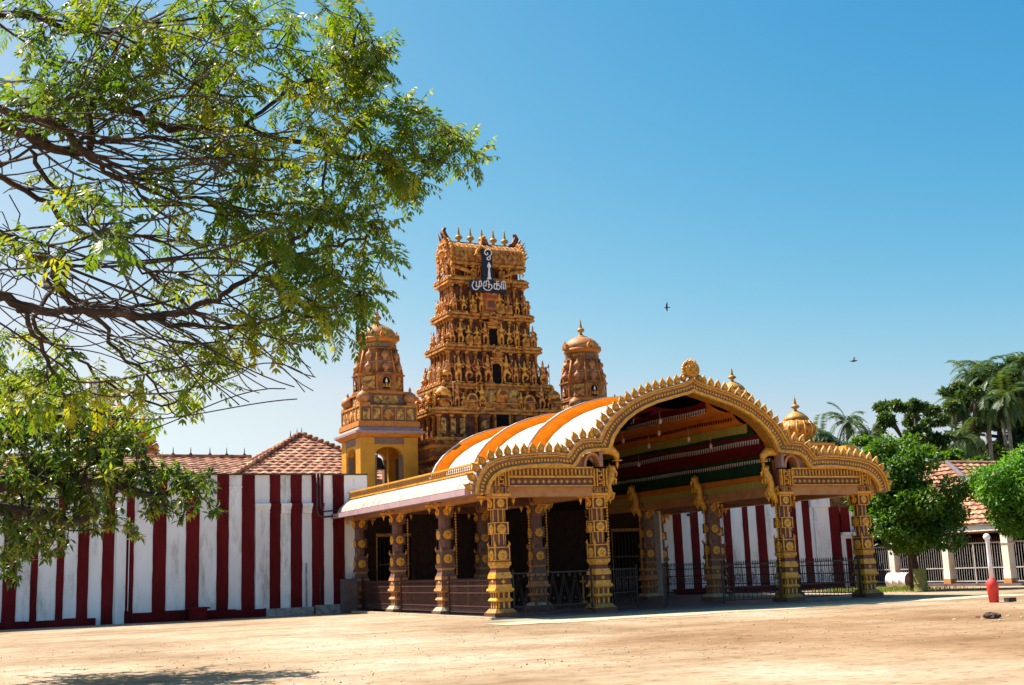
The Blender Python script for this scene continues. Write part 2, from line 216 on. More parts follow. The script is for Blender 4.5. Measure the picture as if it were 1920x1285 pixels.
# ------------------------------------------------------------------ mesh builder
class MB:
    def __init__(s, *mats):
        s.v, s.f, s.mi, s.sm = [], [], [], []; s.mats = list(mats) or ['gold']; s.X = Matrix()
    def idx(s, m):
        if m is None: return 0
        if m not in s.mats: s.mats.append(m)
        return s.mats.index(m)
    def add(s, vs_, fs, m=None, smooth=False):
        o = len(s.v); X = s.X
        s.v += [tuple(X @ Vector(p)) for p in vs_]; i = s.idx(m)
        for f in fs: s.f.append([o + a for a in f]); s.mi.append(i); s.sm.append(smooth)
    def box(s, x0, x1, y0, y1, z0, z1, m=None):
        s.add([(x0, y0, z0), (x1, y0, z0), (x1, y1, z0), (x0, y1, z0), (x0, y0, z1), (x1, y0, z1), (x1, y1, z1), (x0, y1, z1)],
              [(0, 3, 2, 1), (4, 5, 6, 7), (0, 1, 5, 4), (1, 2, 6, 5), (2, 3, 7, 6), (3, 0, 4, 7)], m)
    def fr(s, z0, z1, a0, a1, b0=None, b1=None, c=(0, 0), m=None):      # rectangular frustum, half widths
        b0 = a0 if b0 is None else b0; b1 = a1 if b1 is None else b1; x, y = c
        s.add([(x - a0, y - b0, z0), (x + a0, y - b0, z0), (x + a0, y + b0, z0), (x - a0, y + b0, z0), (x - a1, y - b1, z1), (x + a1, y - b1, z1), (x + a1, y + b1, z1), (x - a1, y + b1, z1)],
              [(0, 3, 2, 1), (4, 5, 6, 7), (0, 1, 5, 4), (1, 2, 6, 5), (2, 3, 7, 6), (3, 0, 4, 7)], m)
    def lathe(s, prof, n=12, c=(0, 0, 0), m=None, rot=0.0, smooth=True, lobes=0, lob=0.0, sq=(1, 1)):
        vs_, fs = [], []
        for r, z in prof:
            for k in range(n):
                a = 2 * math.pi * k / n + rot; rr = r * (1 + (lob * math.cos(lobes * a) if lobes else 0))
                vs_.append((c[0] + rr * math.cos(a) * sq[0], c[1] + rr * math.sin(a) * sq[1], c[2] + z))
        for i in range(len(prof) - 1):
            for k in range(n):
                a, b_ = i * n + k, i * n + (k + 1) % n; fs.append((a, b_, b_ + n, a + n))
        fs.append(tuple(reversed(range(n)))); L = (len(prof) - 1) * n; fs.append(tuple(range(L, L + n)))
        s.add(vs_, fs, m, smooth)
    def tube(s, pts, rad, n=6, m=None, cap=True):
        pts = [Vector(p) for p in pts]; vs_, fs = [], []
        if not hasattr(rad, '__len__'): rad = [rad] * len(pts)
        prev = None
        for i, p in enumerate(pts):
            d = (pts[min(i + 1, len(pts) - 1)] - pts[max(i - 1, 0)]).normalized()
            a = d.cross(Vector((0, 0, 1)) if abs(d.z) < 0.9 else Vector((1, 0, 0))).normalized() if prev is None else (prev - d * prev.dot(d)).normalized()
            prev = a; b_ = d.cross(a)
            for k in range(n):
                t_ = 2 * math.pi * k / n; vs_.append(p + a * rad[i] * math.cos(t_) + b_ * rad[i] * math.sin(t_))
        for i in range(len(pts) - 1):
            for k in range(n): q, w_ = i * n + k, i * n + (k + 1) % n; fs.append((q, w_, w_ + n, q + n))
        if cap: fs.append(tuple(reversed(range(n)))); L = (len(pts) - 1) * n; fs.append(tuple(range(L, L + n)))
        s.add(vs_, fs, m, n > 4)
    def ball(s, c, r, n=8, m=None, sz=1.0, sy=1.0):
        prof = [(max(1e-3, r * math.sin(math.pi * k / (n // 2 + 1))), -r * sz * math.cos(math.pi * k / (n // 2 + 1))) for k in range(n // 2 + 2)]
        s.lathe(prof, n, c, m, sq=(1, sy))
    def prism(s, poly, y0, y1, m=None, smooth=False):                   # polygon in x,z extruded along y
        n = len(poly); s.add([(x, y0, z) for x, z in poly] + [(x, y1, z) for x, z in poly],
              [tuple(range(n)), tuple(reversed(range(n, 2 * n)))] + [(i, i + n, (i + 1) % n + n, (i + 1) % n) for i in range(n)], m)
    def band(s, A, B, y0, y1, m=None):                                  # solid strip between two polylines in x,z
        n = len(A); vs_ = [(x, y0, z) for x, z in A] + [(x, y0, z) for x, z in B] + [(x, y1, z) for x, z in A] + [(x, y1, z) for x, z in B]; fs = []
        for i in range(n - 1):
            fs += [(i, i + 1, n + i + 1, n + i), (2 * n + i, 3 * n + i, 3 * n + i + 1, 2 * n + i + 1), (i, 2 * n + i, 2 * n + i + 1, i + 1), (n + i, n + i + 1, 3 * n + i + 1, 3 * n + i)]
        fs += [(0, n, 3 * n, 2 * n), (n - 1, 3 * n - 1, 4 * n - 1, 2 * n - 1)]
        s.add(vs_, fs, m)
    def build(s, name, parent=None, loc=None):
        me = bpy.data.meshes.new(name); me.from_pydata(s.v, [], s.f)
        for k in s.mats: me.materials.append(M[k])
        me.polygons.foreach_set('material_index', s.mi); me.polygons.foreach_set('use_smooth', s.sm); me.update()
        o = bpy.data.objects.new(name, me); col.objects.link(o)
        if parent: o.parent = parent
        if loc: o.location = loc
        return o

def tag(o, label=None, cat=None, group=None, kind=None):
    if label: o['label'] = label
    if cat: o['category'] = cat
    if group: o['group'] = group
    if kind: o['kind'] = kind
    return o
def thing(name, label, cat, loc=(0, 0, 0), group=None, rz=0):
    o = bpy.data.objects.new(name, None); col.objects.link(o); o.location = loc; o.rotation_euler = (0, 0, rz); o.empty_display_size = 0.3
    return tag(o, label, cat, group)
def dup(o, parent=None, loc=None, rz=None, scale=None):
    c = o.copy(); col.objects.link(c); c.parent = parent
    if loc is not None: c.location = loc
    if rz is not None: c.rotation_euler = (0, 0, rz)
    if scale is not None: c.scale = scale
    for ch in list(o.children): dup(ch, c)
    return c
def T(x=0, y=0, z=0, rz=0, s=1.0): return Matrix.Translation((x, y, z)) @ Matrix.Rotation(rz, 4, 'Z') @ Matrix.Scale(s, 4)

def leafmesh(name, P, D, N, L, W, tint, material, parent=None, fold=0.25, pts=None):
    """many leaf blades as one mesh. P base, D direction, N blade normal (unit arrays), L length, W width"""
    n = len(P); S = np.cross(D, N); S /= np.linalg.norm(S, axis=1)[:, None] + 1e-9
    L = np.broadcast_to(L, (n,))[:, None]; W = np.broadcast_to(W, (n,))[:, None]
    a = P; b_ = P + D * L * 0.45 + S * W * 0.5 + N * W * fold; c = P + D * L - N * L * 0.08; d = P + D * L * 0.45 - S * W * 0.5 + N * W * fold; e = P + D * L * 0.5
    V = np.stack([a, b_, c, d, e], 1).reshape(-1, 3)
    i = np.arange(n)[:, None] * 5
    F = np.concatenate([i + [0, 1, 4], i + [4, 1, 2], i + [0, 4, 3], i + [4, 2, 3]], 1).reshape(-1)
    me = bpy.data.meshes.new(name); me.vertices.add(len(V)); me.vertices.foreach_set('co', V.reshape(-1).astype(np.float32))
    nf = len(F) // 3; me.loops.add(len(F)); me.loops.foreach_set('vertex_index', F.astype(np.int32)); me.polygons.add(nf)
    me.polygons.foreach_set('loop_start', np.arange(0, nf * 3, 3, dtype=np.int32))
    at = me.attributes.new('tint', 'FLOAT', 'POINT'); at.data.foreach_set('value', np.repeat(tint, 5).astype(np.float32))
    me.materials.append(M[material]); me.update(calc_edges=True); me.validate()
    o = bpy.data.objects.new(name, me); col.objects.link(o); o.parent = parent
    return o
def unit(a): return a / (np.linalg.norm(a, axis=-1, keepdims=True) + 1e-9)

# ------------------------------------------------------------------ ground
gm = MB('ground'); gm.add([(-700, -300, 0), (900, -300, 0), (900, 1100, 0), (-700, 1100, 0)], [(0, 1, 2, 3)])
tag(gm.build('ground'), kind='structure')
AX = 25.1                     # axis of the temple
FY = 36.9                     # column fronts
# forecourt strip with the hall shadow's green painted in, and pale strip beyond
fc = MB('shade_green'); fc.add([(16.3, 34.0, .006), (36.6, 34.0, .006), (36.6, 36.35, .006), (16.3, 36.35, .006)], [(0, 1, 2, 3)])
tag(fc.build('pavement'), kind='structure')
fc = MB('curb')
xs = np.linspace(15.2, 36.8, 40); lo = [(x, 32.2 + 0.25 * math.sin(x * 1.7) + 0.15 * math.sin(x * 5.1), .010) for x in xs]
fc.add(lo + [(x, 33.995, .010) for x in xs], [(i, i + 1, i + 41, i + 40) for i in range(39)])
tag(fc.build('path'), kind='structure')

# ================================================================== striped walls
WY = 52.0
def tiled_quad(mb, a, b_, c, d, rows, mm='tile', drop=.045):
    """a,b eave left,right; c,d ridge right,left; courses lapping like tiles"""
    a, b_, c, d = map(Vector, (a, b_, c, d)); nrm = (b_ - a).cross(d - a).normalized()
    if nrm.z < 0: nrm = -nrm
    wd = max((b_ - a).length, .1)
    for k in range(rows):
        u0, u1 = k / rows, (k + 1) / rows
        p, q, r_, s_ = a.lerp(d, u0), b_.lerp(c, u0), b_.lerp(c, u1), a.lerp(d, u1)
        n = max(2, int((q - p).length / .24))
        V, F = [], []
        for i in range(n + 1):
            f = i / n; h = nrm * (.03 if i % 2 else -.012); lf = nrm * (random.uniform(-.008, .012))
            V += [p.lerp(q, f) + nrm * drop + h + lf, s_.lerp(r_, f) + h, p.lerp(q, f) + h * .5 - nrm * .02]
        for i in range(n): F += [(3 * i, 3 * i + 3, 3 * i + 4, 3 * i + 1), (3 * i + 2, 3 * i + 5, 3 * i + 3, 3 * i)]
        mb.add(V, F, mm)
def striped_wall(name, label, x0, x1, ztop, reds, pil, parts=True):
    t = thing(name, label, 'wall', ((x0 + x1) / 2, WY, 0)); ox = (x0 + x1) / 2
    mb = MB('wallwhite', 'wallred'); cuts = sorted({x0, x1, *[c for r_ in reds for c in r_ if x0 < c < x1]})
    zs = [0.0] + [ztop * k / 14 for k in range(1, 14)] + [ztop]
    for i in range(len(cuts) - 1):
        a, b_ = cuts[i], cuts[i + 1]; mid = (a + b_) / 2; red = any(r_[0] < mid < r_[1] for r_ in reds)
        off = 0.035 if red else 0.0                                 # stripes are shallow pilasters
        # wavering hand-painted edges
        def e(x, k): return x - ox + (0.005 * math.sin(x * 7 + k * 1.3) + 0.005 * math.sin(k * 2.9 + x * 3) if x0 < x < x1 else 0)
        V = [(e(a, k), -off, z) for k, z in enumerate(zs)] + [(e(b_, k), -off, z) for k, z in enumerate(zs)]; n = len(zs)
        mb.add(V, [(k, n + k, n + k + 1, k + 1) for k in range(n - 1)], 'wallred' if red else 'wallwhite')
        if red:
            for xx, s_ in ((a, 0), (b_, 1)):
                V = [(e(xx, k), -off, z) for k, z in enumerate(zs)] + [(e(xx, k), 0, z) for k, z in enumerate(zs)]
                mb.add(V, [(k, k + 1, n + k + 1, n + k) if s_ == 0 else (k, n + k, n + k + 1, k + 1) for k in range(n - 1)], 'wallred')
    mb.box(x0 - ox, x1 - ox, 0.002, 0.45, 0, ztop, 'wallwhite')
    mb.build('wall_body', t)
    return t, ox
REDL = [(2.49, 3.0), (3.51, 3.77), (4.47, 4.75), (5.26, 5.69), (6.21, 6.67), (7.13, 7.45), (8.21, 8.75), (9.56, 10.11), (10.85, 11.35), (11.91, 12.47), (13.13, 13.6), (14.06, 14.56), (15.01, 15.55), (15.98, 16.5),
        (-7.6, -7.0), (-6.2, -5.8), (-4.9, -4.4), (-3.5, -3.0), (-2.2, -1.8), (-0.8, -0.3), (0.3, 0.75), (1.35, 1.75)]
wl, ox = striped_wall('boundary_wall', 'long temple wall in vertical maroon and white stripes left of the golden hall', -9, 17.6, 6.05, REDL, None)
mb = MB('wallred')                                                  # plinth
random.seed(3)
for a, b_, h, d, mm in [(-9, 6.0, .30, .22, 'wallred'), (7.45, 9.6, .42, .26, 'wallred'), (10.2, 12.9, .36, .3, 'wallred'), (12.9, 15.0, .34, .34, 'plaster'), (15.1, 16.6, .36, .3, 'plaster')]:
    x = a
    while x < b_:
        x2 = min(b_, x + random.uniform(.7, 1.5)); hh = h * random.uniform(.9, 1.05); mb.box(x - ox + .01, x2 - ox, -d * random.uniform(.93, 1.03), -.036, -.02, hh, mm); x = x2
mb.build('plinth', wl)
mb = MB('wallwhite', 'wallred')                                     # capital band with ledges on the stripes
def whites(a, b_, reds):
    cs = sorted([a, b_] + [c for r_ in reds for c in r_ if a < c < b_]); return [(cs[i], cs[i + 1], any(r_[0] < (cs[i] + cs[i + 1]) / 2 < r_[1] for r_ in reds)) for i in range(len(cs) - 1)]
for a, b_, red in whites(12.47, 15.55, REDL):
    mm = 'wallred' if red else 'wallwhite'; ex = 0.04 if red else 0.1
    mb.box(a - ox, b_ - ox, -ex - .12, -.037, 4.66, 4.80, mm); mb.box(a - ox + .01, b_ - ox - .01, -ex - .07, -.037, 4.55, 4.659, mm); mb.box(a - ox + .02, b_ - ox - .02, -ex - .02, -.037, 4.36, 4.549, mm)
mb.build('capital_band', wl)
for a, b_ in ((12.5, 13.1), (6.75, 7.1)):
    mb = MB('wallwhite'); mb.box(a - ox, b_ - ox, -.11, -.003, .0, 4.36)
    for k in range(4): x = a + .09 + k * .13; mb.box(x - ox, x - ox + .03, -.125, -.112, .5, 4.3)
    mb.build('pilaster', wl)
mb = MB('wallwhite', 'wallred')
for a, b_, red in whites(10.2, 12.0, REDL): mb.box(a - ox, b_ - ox, -.06, -.037, 5.5, 5.56, 'wallred' if red else 'wallwhite')
mb.build('string_course', wl)
mb = MB('pipe'); mb.box(-9 - ox, 17.6 - ox, -.12, .5, 6.052, 6.11); mb.build('coping', wl)
t = thing('drain_pipe', 'dark drain pipe bending from the wall top to under the pink eave', 'pipe', (15.45, WY, 0))
mb = MB('pipe'); mb.tube([(-.25, -.2, 6.1), (-.25, -.2, 3.1 + 1.4), (-.2, -.22, 4.28), (-.05, -.25, 4.18), (1.3, -.3, 4.25)], .045, 8); mb.build('pipe', t)
mb = MB('pipe'); mb.tube([(-.1, -.2, 6.1), (-.1, -.2, 4.65), (0.05, -.22, 4.42), (1.0, -.26, 4.5)], .035, 8); mb.build('pipe', t)
mb = MB('plaster'); mb.tube([(-.75, -.18, 2.2), (-.74, -.18, .35)], .04, 6); mb.build('stub_pipe', t)
mb = MB('pipe'); mb.box(-.12, .12, -.2, -.04, -.0, .3); mb.box(-.12, -.08, -.1, -.04, .301, 2.0); mb.build('shoe', t)
t = thing('switch_box', 'small maroon masonry box standing at the foot of the striped wall', 'box', (9.97, WY - .75, 0))
mb = MB('wallred'); mb.box(-.32, .32, -.25, .45, 0, .46); mb.build('box_body', t); mb = MB('wallred'); mb.box(-.4, .42, -.32, .5, .462, .53); mb.build('lid', t)
t = thing('metal_cabinet', 'grey brown sheet metal cabinet leaning by the last column of the hall', 'cabinet', (16.45, WY - .75, 0))
mb = MB('greybox'); mb.box(-.32, .32, -.22, .25, .05, 1.45); mb.build('cabinet_body', t)
mb = MB('greybox'); mb.box(-.30, .30, -.25, -.222, .1, 1.4); mb.box(-.02, .02, -.262, -.252, .1, 1.4); mb.build('door', t)
mb = MB('pipe'); mb.tube([(-.2, 0, 1.451), (-.24, 0, 1.75)], .015, 5); mb.build('rod', t); mb = MB('pipe'); mb.tube([(.18, 0, 1.451), (.22, 0, 1.8)], .015, 5); mb.build('rod', t)

REDR = [(32.9, 33.3), (33.9, 34.4), (34.95, 35.43), (37.02, 37.46), (38.23, 38.56), (39.12, 39.68), (41.36, 41.74), (42.18, 42.65)]
wr, ox = striped_wall('boundary_wall', 'grey white temple wall with maroon stripes seen through the right half of the hall', 32.6, 44.0, 4.72, REDR, None)
mb = MB('wallwhite'); mb.box(42.7 - ox, 44.0 - ox, -.16, -.002, 4.32, 4.80); mb.box(42.9 - ox, 43.3 - ox, -.12, -.003, 0, 4.31); mb.build('pilaster', wr)
mb = MB('wallred'); mb.box(32.6 - ox, 44.0 - ox, -.2, -.04, -.02, .32); mb.build('plinth', wr)
t = thing('low_building', 'narrow strip of clay tile roof just above the right striped wall', 'building', (39, 52.5, 0)); mb = MB('tile'); tiled_quad(mb, (-6, 0.0, 4.85), (5.6, 0.0, 4.85), (5.6, 3.4, 5.6), (-6, 3.4, 5.6), 8); mb.build('roof_slope', t); mb = MB('brown'); mb.box(-5.9, 5.5, .6, 3.2, 0, 4.8); mb.build('roof_support', t)
t = thing('boundary_wall', 'short lower wall piece with white ledge and maroon stripes behind the outermost right column', 'wall', (44.8, WY, 0))
mb = MB('wallwhite', 'wallred'); mb.box(-.78, .9, .03, .4, 0, 2.78, 'wallwhite'); mb.box(-.78, -.1, -.01, .029, 0, 4.35, 'wallred'); mb.box(.25, .62, .0, .029, 0, 2.6, 'wallred')
mb.box(.02, .62, .0, .35, 2.95, 4.3, 'wallred'); mb.box(.621, .9, .05, .35, 2.95, 4.2, 'wallwhite'); mb.build('wall_body', t)
mb = MB('wallwhite'); mb.box(-.05, .95, -.14, .45, 2.782, 2.948); mb.build('ledge', t)
t = thing('boundary_wall', 'far white wall with one maroon stripe behind the round tree', 'wall', (49, 56, 0))
mb = MB('wallwhite', 'wallred'); mb.box(-3.2, 5, 0, .4, 0, 2.7, 'wallwhite'); mb.box(1.9, 2.35, -.03, -.002, 0, 2.7, 'wallred'); mb.box(-1.3, -.8, -.03, -.002, 0, 2.7, 'wallred'); mb.build('wall_body', t)
mb = MB('plaster'); mb.box(-3.2, 5, -.05, .45, 2.702, 2.78); mb.build('coping', t)
for (x, y, label) in [(37.0, 4.1, 'dark lamp fitting on a maroon stripe of the wall inside the hall'), (34.85, 4.02, 'dark lamp fitting on a white stripe of the wall inside the hall')]:
    t = thing('wall_lamp', label, 'lamp', (x, WY, y)); mb = MB('iron'); mb.box(-.09, .09, -.22, -.037, -.06, .06); mb.build('bracket', t); mb = MB('iron'); mb.ball((0, -.3, 0), .09, 8); mb.build('lamp_shade', t)

# ================================================================== tiled roofs behind the left wall
t = thing('tile_roofed_building', 'long low building with clay tile roof and spiked ridge behind the striped wall', 'building', (5, 62, 0))
mb = MB('tile'); tiled_quad(mb, (-13, -5.2, 6.25), (9.3, -5.2, 6.25), (9.3, -1.6, 7.63), (-13, -1.6, 7.63), 11); tiled_quad(mb, (9.3, 2.6, 6.25), (-13, 2.6, 6.25), (-13, -1.58, 7.63), (9.3, -1.58, 7.63), 8); mb.build('roof', t)
mb = MB('wallwhite'); mb.box(-12.8, 9.1, -4.9, 2.3, 0, 6.1); mb.build('wall', t)
mb = MB('tile'); mb.tube([(-13, -1.6, 7.68), (9.3, -1.6, 7.68)], .12, 8); mb.build('ridge', t)
sp = MB('iron'); sp.lathe([(.07, 0), (.09, .06), (.03, .12), (.02, .3), (.004, .42)], 6); sp0 = None
for k in range(17):
    x = 8.95 - k * .88 * 1.0
    if sp0 is None: sp0 = sp.build('ridge_spike', t, (x, -1.6, 7.75))
    else: dup(sp0, t, (x + random.uniform(-.04, .04), -1.6, 7.75))
t = thing('tile_roofed_pavilion', 'square building with steep hipped clay tile roof behind the striped wall', 'building', (17.15, 61.4, 0)); PH = 8.98
mb = MB('tile'); ap = (0, 0, PH)
tiled_quad(mb, (-4.7, -4.3, 6.25), (4.7, -4.3, 6.25), (.05, 0, PH-.02), (-.05, 0, PH-.02), 16); tiled_quad(mb, (-4.7, 4.3, 6.25), (-4.7, -4.3, 6.25), (0, -.05, PH-.02), (0, .05, PH-.02), 16)
tiled_quad(mb, (4.7, -4.3, 6.25), (4.7, 4.3, 6.25), (0, .05, PH-.02), (0, -.05, PH-.02), 12); mb.build('roof', t)
for sx, sy in ((-1, -1), (1, -1), (-1, 1), (1, 1)):
    mb = MB('tile')
    for k in range(20):
        u = k / 20; p = Vector((sx * 4.7, sy * 4.3, 6.35)).lerp(Vector((0, 0, PH + .08)), u); q = Vector((sx * 4.7, sy * 4.3, 6.35)).lerp(Vector((0, 0, PH + .08)), u + .052)
        mb.tube([p + Vector((0, 0, .04)), q - Vector((0, 0, .02))], [.12, .08], 7)
    mb.build('hip_ridge', t)
mb = MB('wallwhite'); mb.box(-4.4, 4.4, -4.0, 4.0, 0, 6.05); mb.build('wall', t)
for dx in (-.55, -.2, 0.05): mb = MB('iron'); mb.lathe([(.06, 0), (.03, .1), (.02, .25), (.004, .4)], 6, (dx, 0, PH + dx * .3)); mb.build('ridge_spike', t)

# small orange shrine tower and white tower far left, mostly behind the leaves
P = at_Y(222, 853, 75)
t = thing('shrine_tower', 'small orange carved shrine tower partly behind the leaves at the far left', 'tower', (P.x, 75, 0))
mb = MB('gop'); z0 = P.z - 1.0; mb.box(-2.3, 2.3, -2, 2, 0, z0 + .1); ws = [2.0, 1.9, 1.75, 1.5, 1.2, .75]
for k, wv in enumerate(ws):
    mb.fr(z0 + .1 + k * .56, z0 + .1 + k * .56 + .40, wv, wv * .95); mb.fr(z0 + .50 + k * .56, z0 + .66 + k * .56, wv * 1.12, wv * .95, m='goptrim')
    for j in range(5):
        mb.ball((-wv + j * wv / 2, -wv, z0 + .72 + k * .56), .15, 6, 'statue', 1.3); mb.ball((wv, -wv + j * wv / 2, z0 + .72 + k * .56), .17, 6, 'statue', 1.5)
mb.build('tower_body', t); mb = MB('gop'); mb.lathe([(.7, 0), (.75, .2), (.5, .5), (.12, .7), (.03, 1.0)], 12, (0, 0, z0 + 3.4)); mb.build('dome', t)
P = at_Y(187, 778, 90)
t = thing('white_tower', 'plain pale tower with a wide ledge seen through the branches at the far left', 'tower', (P.x, 90, 0))
mb = MB('wallwhite'); mb.box(-.9, .9, -.9, .9, 0, P.z + 2.6); mb.build('tower_body', t)
mb = MB('goptrim'); mb.box(-2.2, 2.2, -1.6, 1.6, P.z - 1.6, P.z + .05); mb.build('ledge', t)

# ================================================================== the golden hall
HALF = [(0, 8.32), (.2, 8.2), (.45, 8.11), (1.0, 7.98), (1.6, 7.83), (2.2, 7.62), (2.7, 7.39), (3.2, 7.08), (3.6, 6.77), (3.92, 6.38), (4.14, 6.0), (4.5, 6.02), (4.85, 5.97), (5.1, 5.8), (5.28, 5.58), (5.42, 5.45), (5.8, 5.5), (6.4, 5.49), (7.1, 5.44), (7.7, 5.38), (8.15, 5.27), (8.5, 5.1), (8.76, 4.82), (8.9, 4.5), (8.97, 4.12)]
INH = [(0, 7.82), (.2, 7.74), (.5, 7.67), (1.0, 7.53), (1.6, 7.37), (2.15, 7.16), (2.55, 6.96), (2.92, 6.71), (3.25, 6.4), (3.5, 6.08), (3.68, 5.62), (4.3, 5.58), (4.68, 5.52), (4.88, 5.4), (5.02, 5.18), (5.2, 4.99), (5.8, 5.04), (6.4, 5.03), (7.05, 4.98), (7.55, 4.92), (7.92, 4.83), (8.16, 4.7), (8.33, 4.52), (8.43, 4.34), (8.47, 4.12)]
def lerp2(A, B, f): return [(a[0] + (b_[0] - a[0]) * f, a[1] + (b_[1] - a[1]) * f) for a, b_ in zip(A, B)]
def full(A): return [(-x, z) for x, z in reversed(A[1:])] + A
OUT, INN = full(HALF), full(INH)
hall = thing('temple_hall', 'golden columned temple entrance hall with arched flame-crested gable and white vaulted roof', 'temple', (AX, FY, 0))
# all coordinates below are relative to the hall: x from the axis, y from the column fronts
G0 = -.32
g0 = MB('gold_dark', 'gold', 'lav'); L = lambda f: lerp2(OUT, INN, f)
g0.band(L(.0), L(1.0), G0 + .10, G0 + .42, 'gold_dark')
g0.band(L(-.03), L(.10), G0 - .06, G0 + .10, 'gold'); g0.band(L(.14), L(.26), G0 + .0, G0 + .099, 'gold')
g0.band(L(.30), L(.36), G0 + .04, G0 + .099, 'lav'); g0.band(L(.68), L(.74), G0 + .04, G0 + .099, 'lav'); g0.band(L(.78), L(1.03), G0 - .05, G0 + .099, 'gold')
g0.band(L(-.10), L(-.031), G0 - .02, G0 + .45, 'lav')
g0.build('gable_moulding', hall)
# dentils along the middle of the band
den = MB('gold'); mid0, mid1 = L(.42), L(.63)
def walk(A, step, start=0.0):
    out, acc, nxt = [], 0.0, start
    for i in range(len(A) - 1):
        d = math.dist(A[i], A[i + 1])
        while nxt <= acc + d: f = (nxt - acc) / d; out.append((i, f)); nxt += step
        acc += d
    return out
for i, f in walk(L(.5), .125):
    a = lerp2([mid0[i]], [mid0[i + 1]], f)[0]; b_ = lerp2([mid1[i]], [mid1[i + 1]], f)[0]
    tx, tz = mid0[i + 1][0] - mid0[i][0], mid0[i + 1][1] - mid0[i][1]; l = math.hypot(tx, tz); tx, tz = tx / l * .04, tz / l * .04
    den.band([(a[0] - tx, a[1] - tz), (b_[0] - tx, b_[1] - tz)], [(a[0] + tx, a[1] + tz), (b_[0] + tx, b_[1] + tz)], G0 + .03, G0 + .1, 'gold')
den.build('dentil_band', hall)
# inner reveal of the great arch (orange) and lavender wing panels
rv = MB('orange'); A = [p for p in INN if abs(p[0]) < 3.7]; A2 = [(x * 1.0, z - .0) for x, z in A]; B = [(x * 1.05, z + .14) for x, z in A]
rv.band(A2, B, G0 + .43, 0.34, 'orangetrim'); rv.build('arch_reveal', hall)
for s_ in (-1, 1):
    pn = MB('lav'); top = [(x, z) for x, z in INH if x > 4.6]
    poly = [(s_ * x, z + .02) for x, z in top] + [(s_ * 8.45, 4.12), (s_ * 7.9, 4.12), (s_ * 7.9, 4.98), (s_ * 5.2, 4.98)]
    a = [(s_ * x, z + .03) for x, z in top if x < 8.3]; b_ = [(s_ * x, 4.9) for x, z in top if x < 8.3]
    pn.band(a, b_, -.08, .05, 'lav'); pn.prism([(s_ * 7.9, 4.9), (s_ * 8.33, 4.52), (s_ * 8.43, 4.34), (s_ * 8.47, 4.13), (s_ * 7.9, 4.13)], -.081, .06, 'lav'); pn.build('wing_panel', hall)
    # round alcove above the inner columns
    al = MB('beige', 'dark'); arc = [(s_ * (4.36 + .36 * math.cos(a)), 5.05 + .5 * math.sin(a)) for a in np.linspace(0, math.pi, 13)]; arc2 = [(s_ * (4.36 + .27 * math.cos(a)), 5.05 + .40 * math.sin(a)) for a in np.linspace(0, math.pi, 13)]
    al.band(arc, arc2, G0 + .1, .3, 'beige'); al.prism(arc2, .25, .28, 'dark'); al.box(s_ * 3.98 - .10, s_ * 3.98 + .04, G0 + .12, .2, 5.05, 5.6, 'lav'); al.build('alcove', hall)
# flame crest ornaments
cr = MB('gold', 'gold_dark')
pr_ = [(0, -.03), (.07, -.01), (.115, .05), (.128, .12), (.115, .19), (.075, .25), (.03, .30), (0.0, .37)]
poly = [(x, z) for x, z in pr_] + [(-x, z) for x, z in reversed(pr_[1:-1])]
cr.prism(poly, -.05, .05, 'gold_dark'); poly2 = [(x * .72, z * .78 + .02) for x, z in poly]; cr.prism(poly2, -.075, .075, 'gold')
cr.X = T(0, 0, .11); cr.ball((0, -.065, .0), .07, 8, 'gold'); cr.X = Matrix(); cr.tube([(0, -.085, .17), (.06, -.085, .15), (.07, -.08, .09), (.02, -.085, .05)], .014, 5, 'gold')
c0 = None; off = L(-.09)
for i, f in walk(off, .318, .18):
    x = off[i][0] + (off[i + 1][0] - off[i][0]) * f; z = off[i][1] + (off[i + 1][1] - off[i][1]) * f
    if abs(x) < .42: continue
    tx, tz = off[i + 1][0] - off[i][0], off[i + 1][1] - off[i][1]; a = -math.atan2(tz, tx)
    a = a * .55 if abs(x) < 8.3 else a * .85
    if c0 is None: c = c0 = cr.build('crest_ornament', hall)
    else: c = dup(c0, hall)
    c.location = (x, G0 + .12, z); c.rotation_euler = (0, a, 0)
# crowning ornament
k = MB('gold', 'gold_dark'); k.X = T(0, G0 + .12, 8.50, 0, .84)
ring = [(.42 * math.cos(a), .42 * math.sin(a) * .9 + .2) for a in np.linspace(0, 2 * math.pi, 24, endpoint=False)]
k.prism(ring, -.09, .09, 'gold_dark'); k.prism([(x * .8, (z - .2) * .8 + .2) for x, z in ring], -.13, .0, 'gold')
for a in np.linspace(-.5, math.pi + .5, 15): k.ball((.41 * math.cos(a), -.02, .2 + .37 * math.sin(a)), .075, 6, 'gold')
for sx in (-1, 1):
    k.ball((sx * .13, -.16, .3), .07, 8, 'gold'); k.tube([(sx * .05, -.16, .1), (sx * .18, -.17, .05), (sx * .28, -.14, .16), (sx * .3, -.14, .32)], [.05, .045, .035, .02], 6, 'gold')
    k.tube([(sx * .1, -.12, .46), (sx * .22, -.12, .56), (sx * .14, -.1, .68)], [.05, .04, .015], 6, 'gold'); k.ball((sx * .42, -.0, -.18), .2, 8, 'gold_dark', .9, .5); k.ball((sx * .42, -.08, -.18), .1, 8, 'gold', 1, .6)
k.ball((0, -.17, .19), .1, 8, 'gold'); k.tube([(0, -.1, .5), (0, -.08, .72)], [.06, .01], 6, 'gold'); k.tube([(-.12, -.15, .0), (0, -.17, -.04), (.12, -.15, 0)], .03, 5, 'gold')
k.build('crown_ornament', hall)
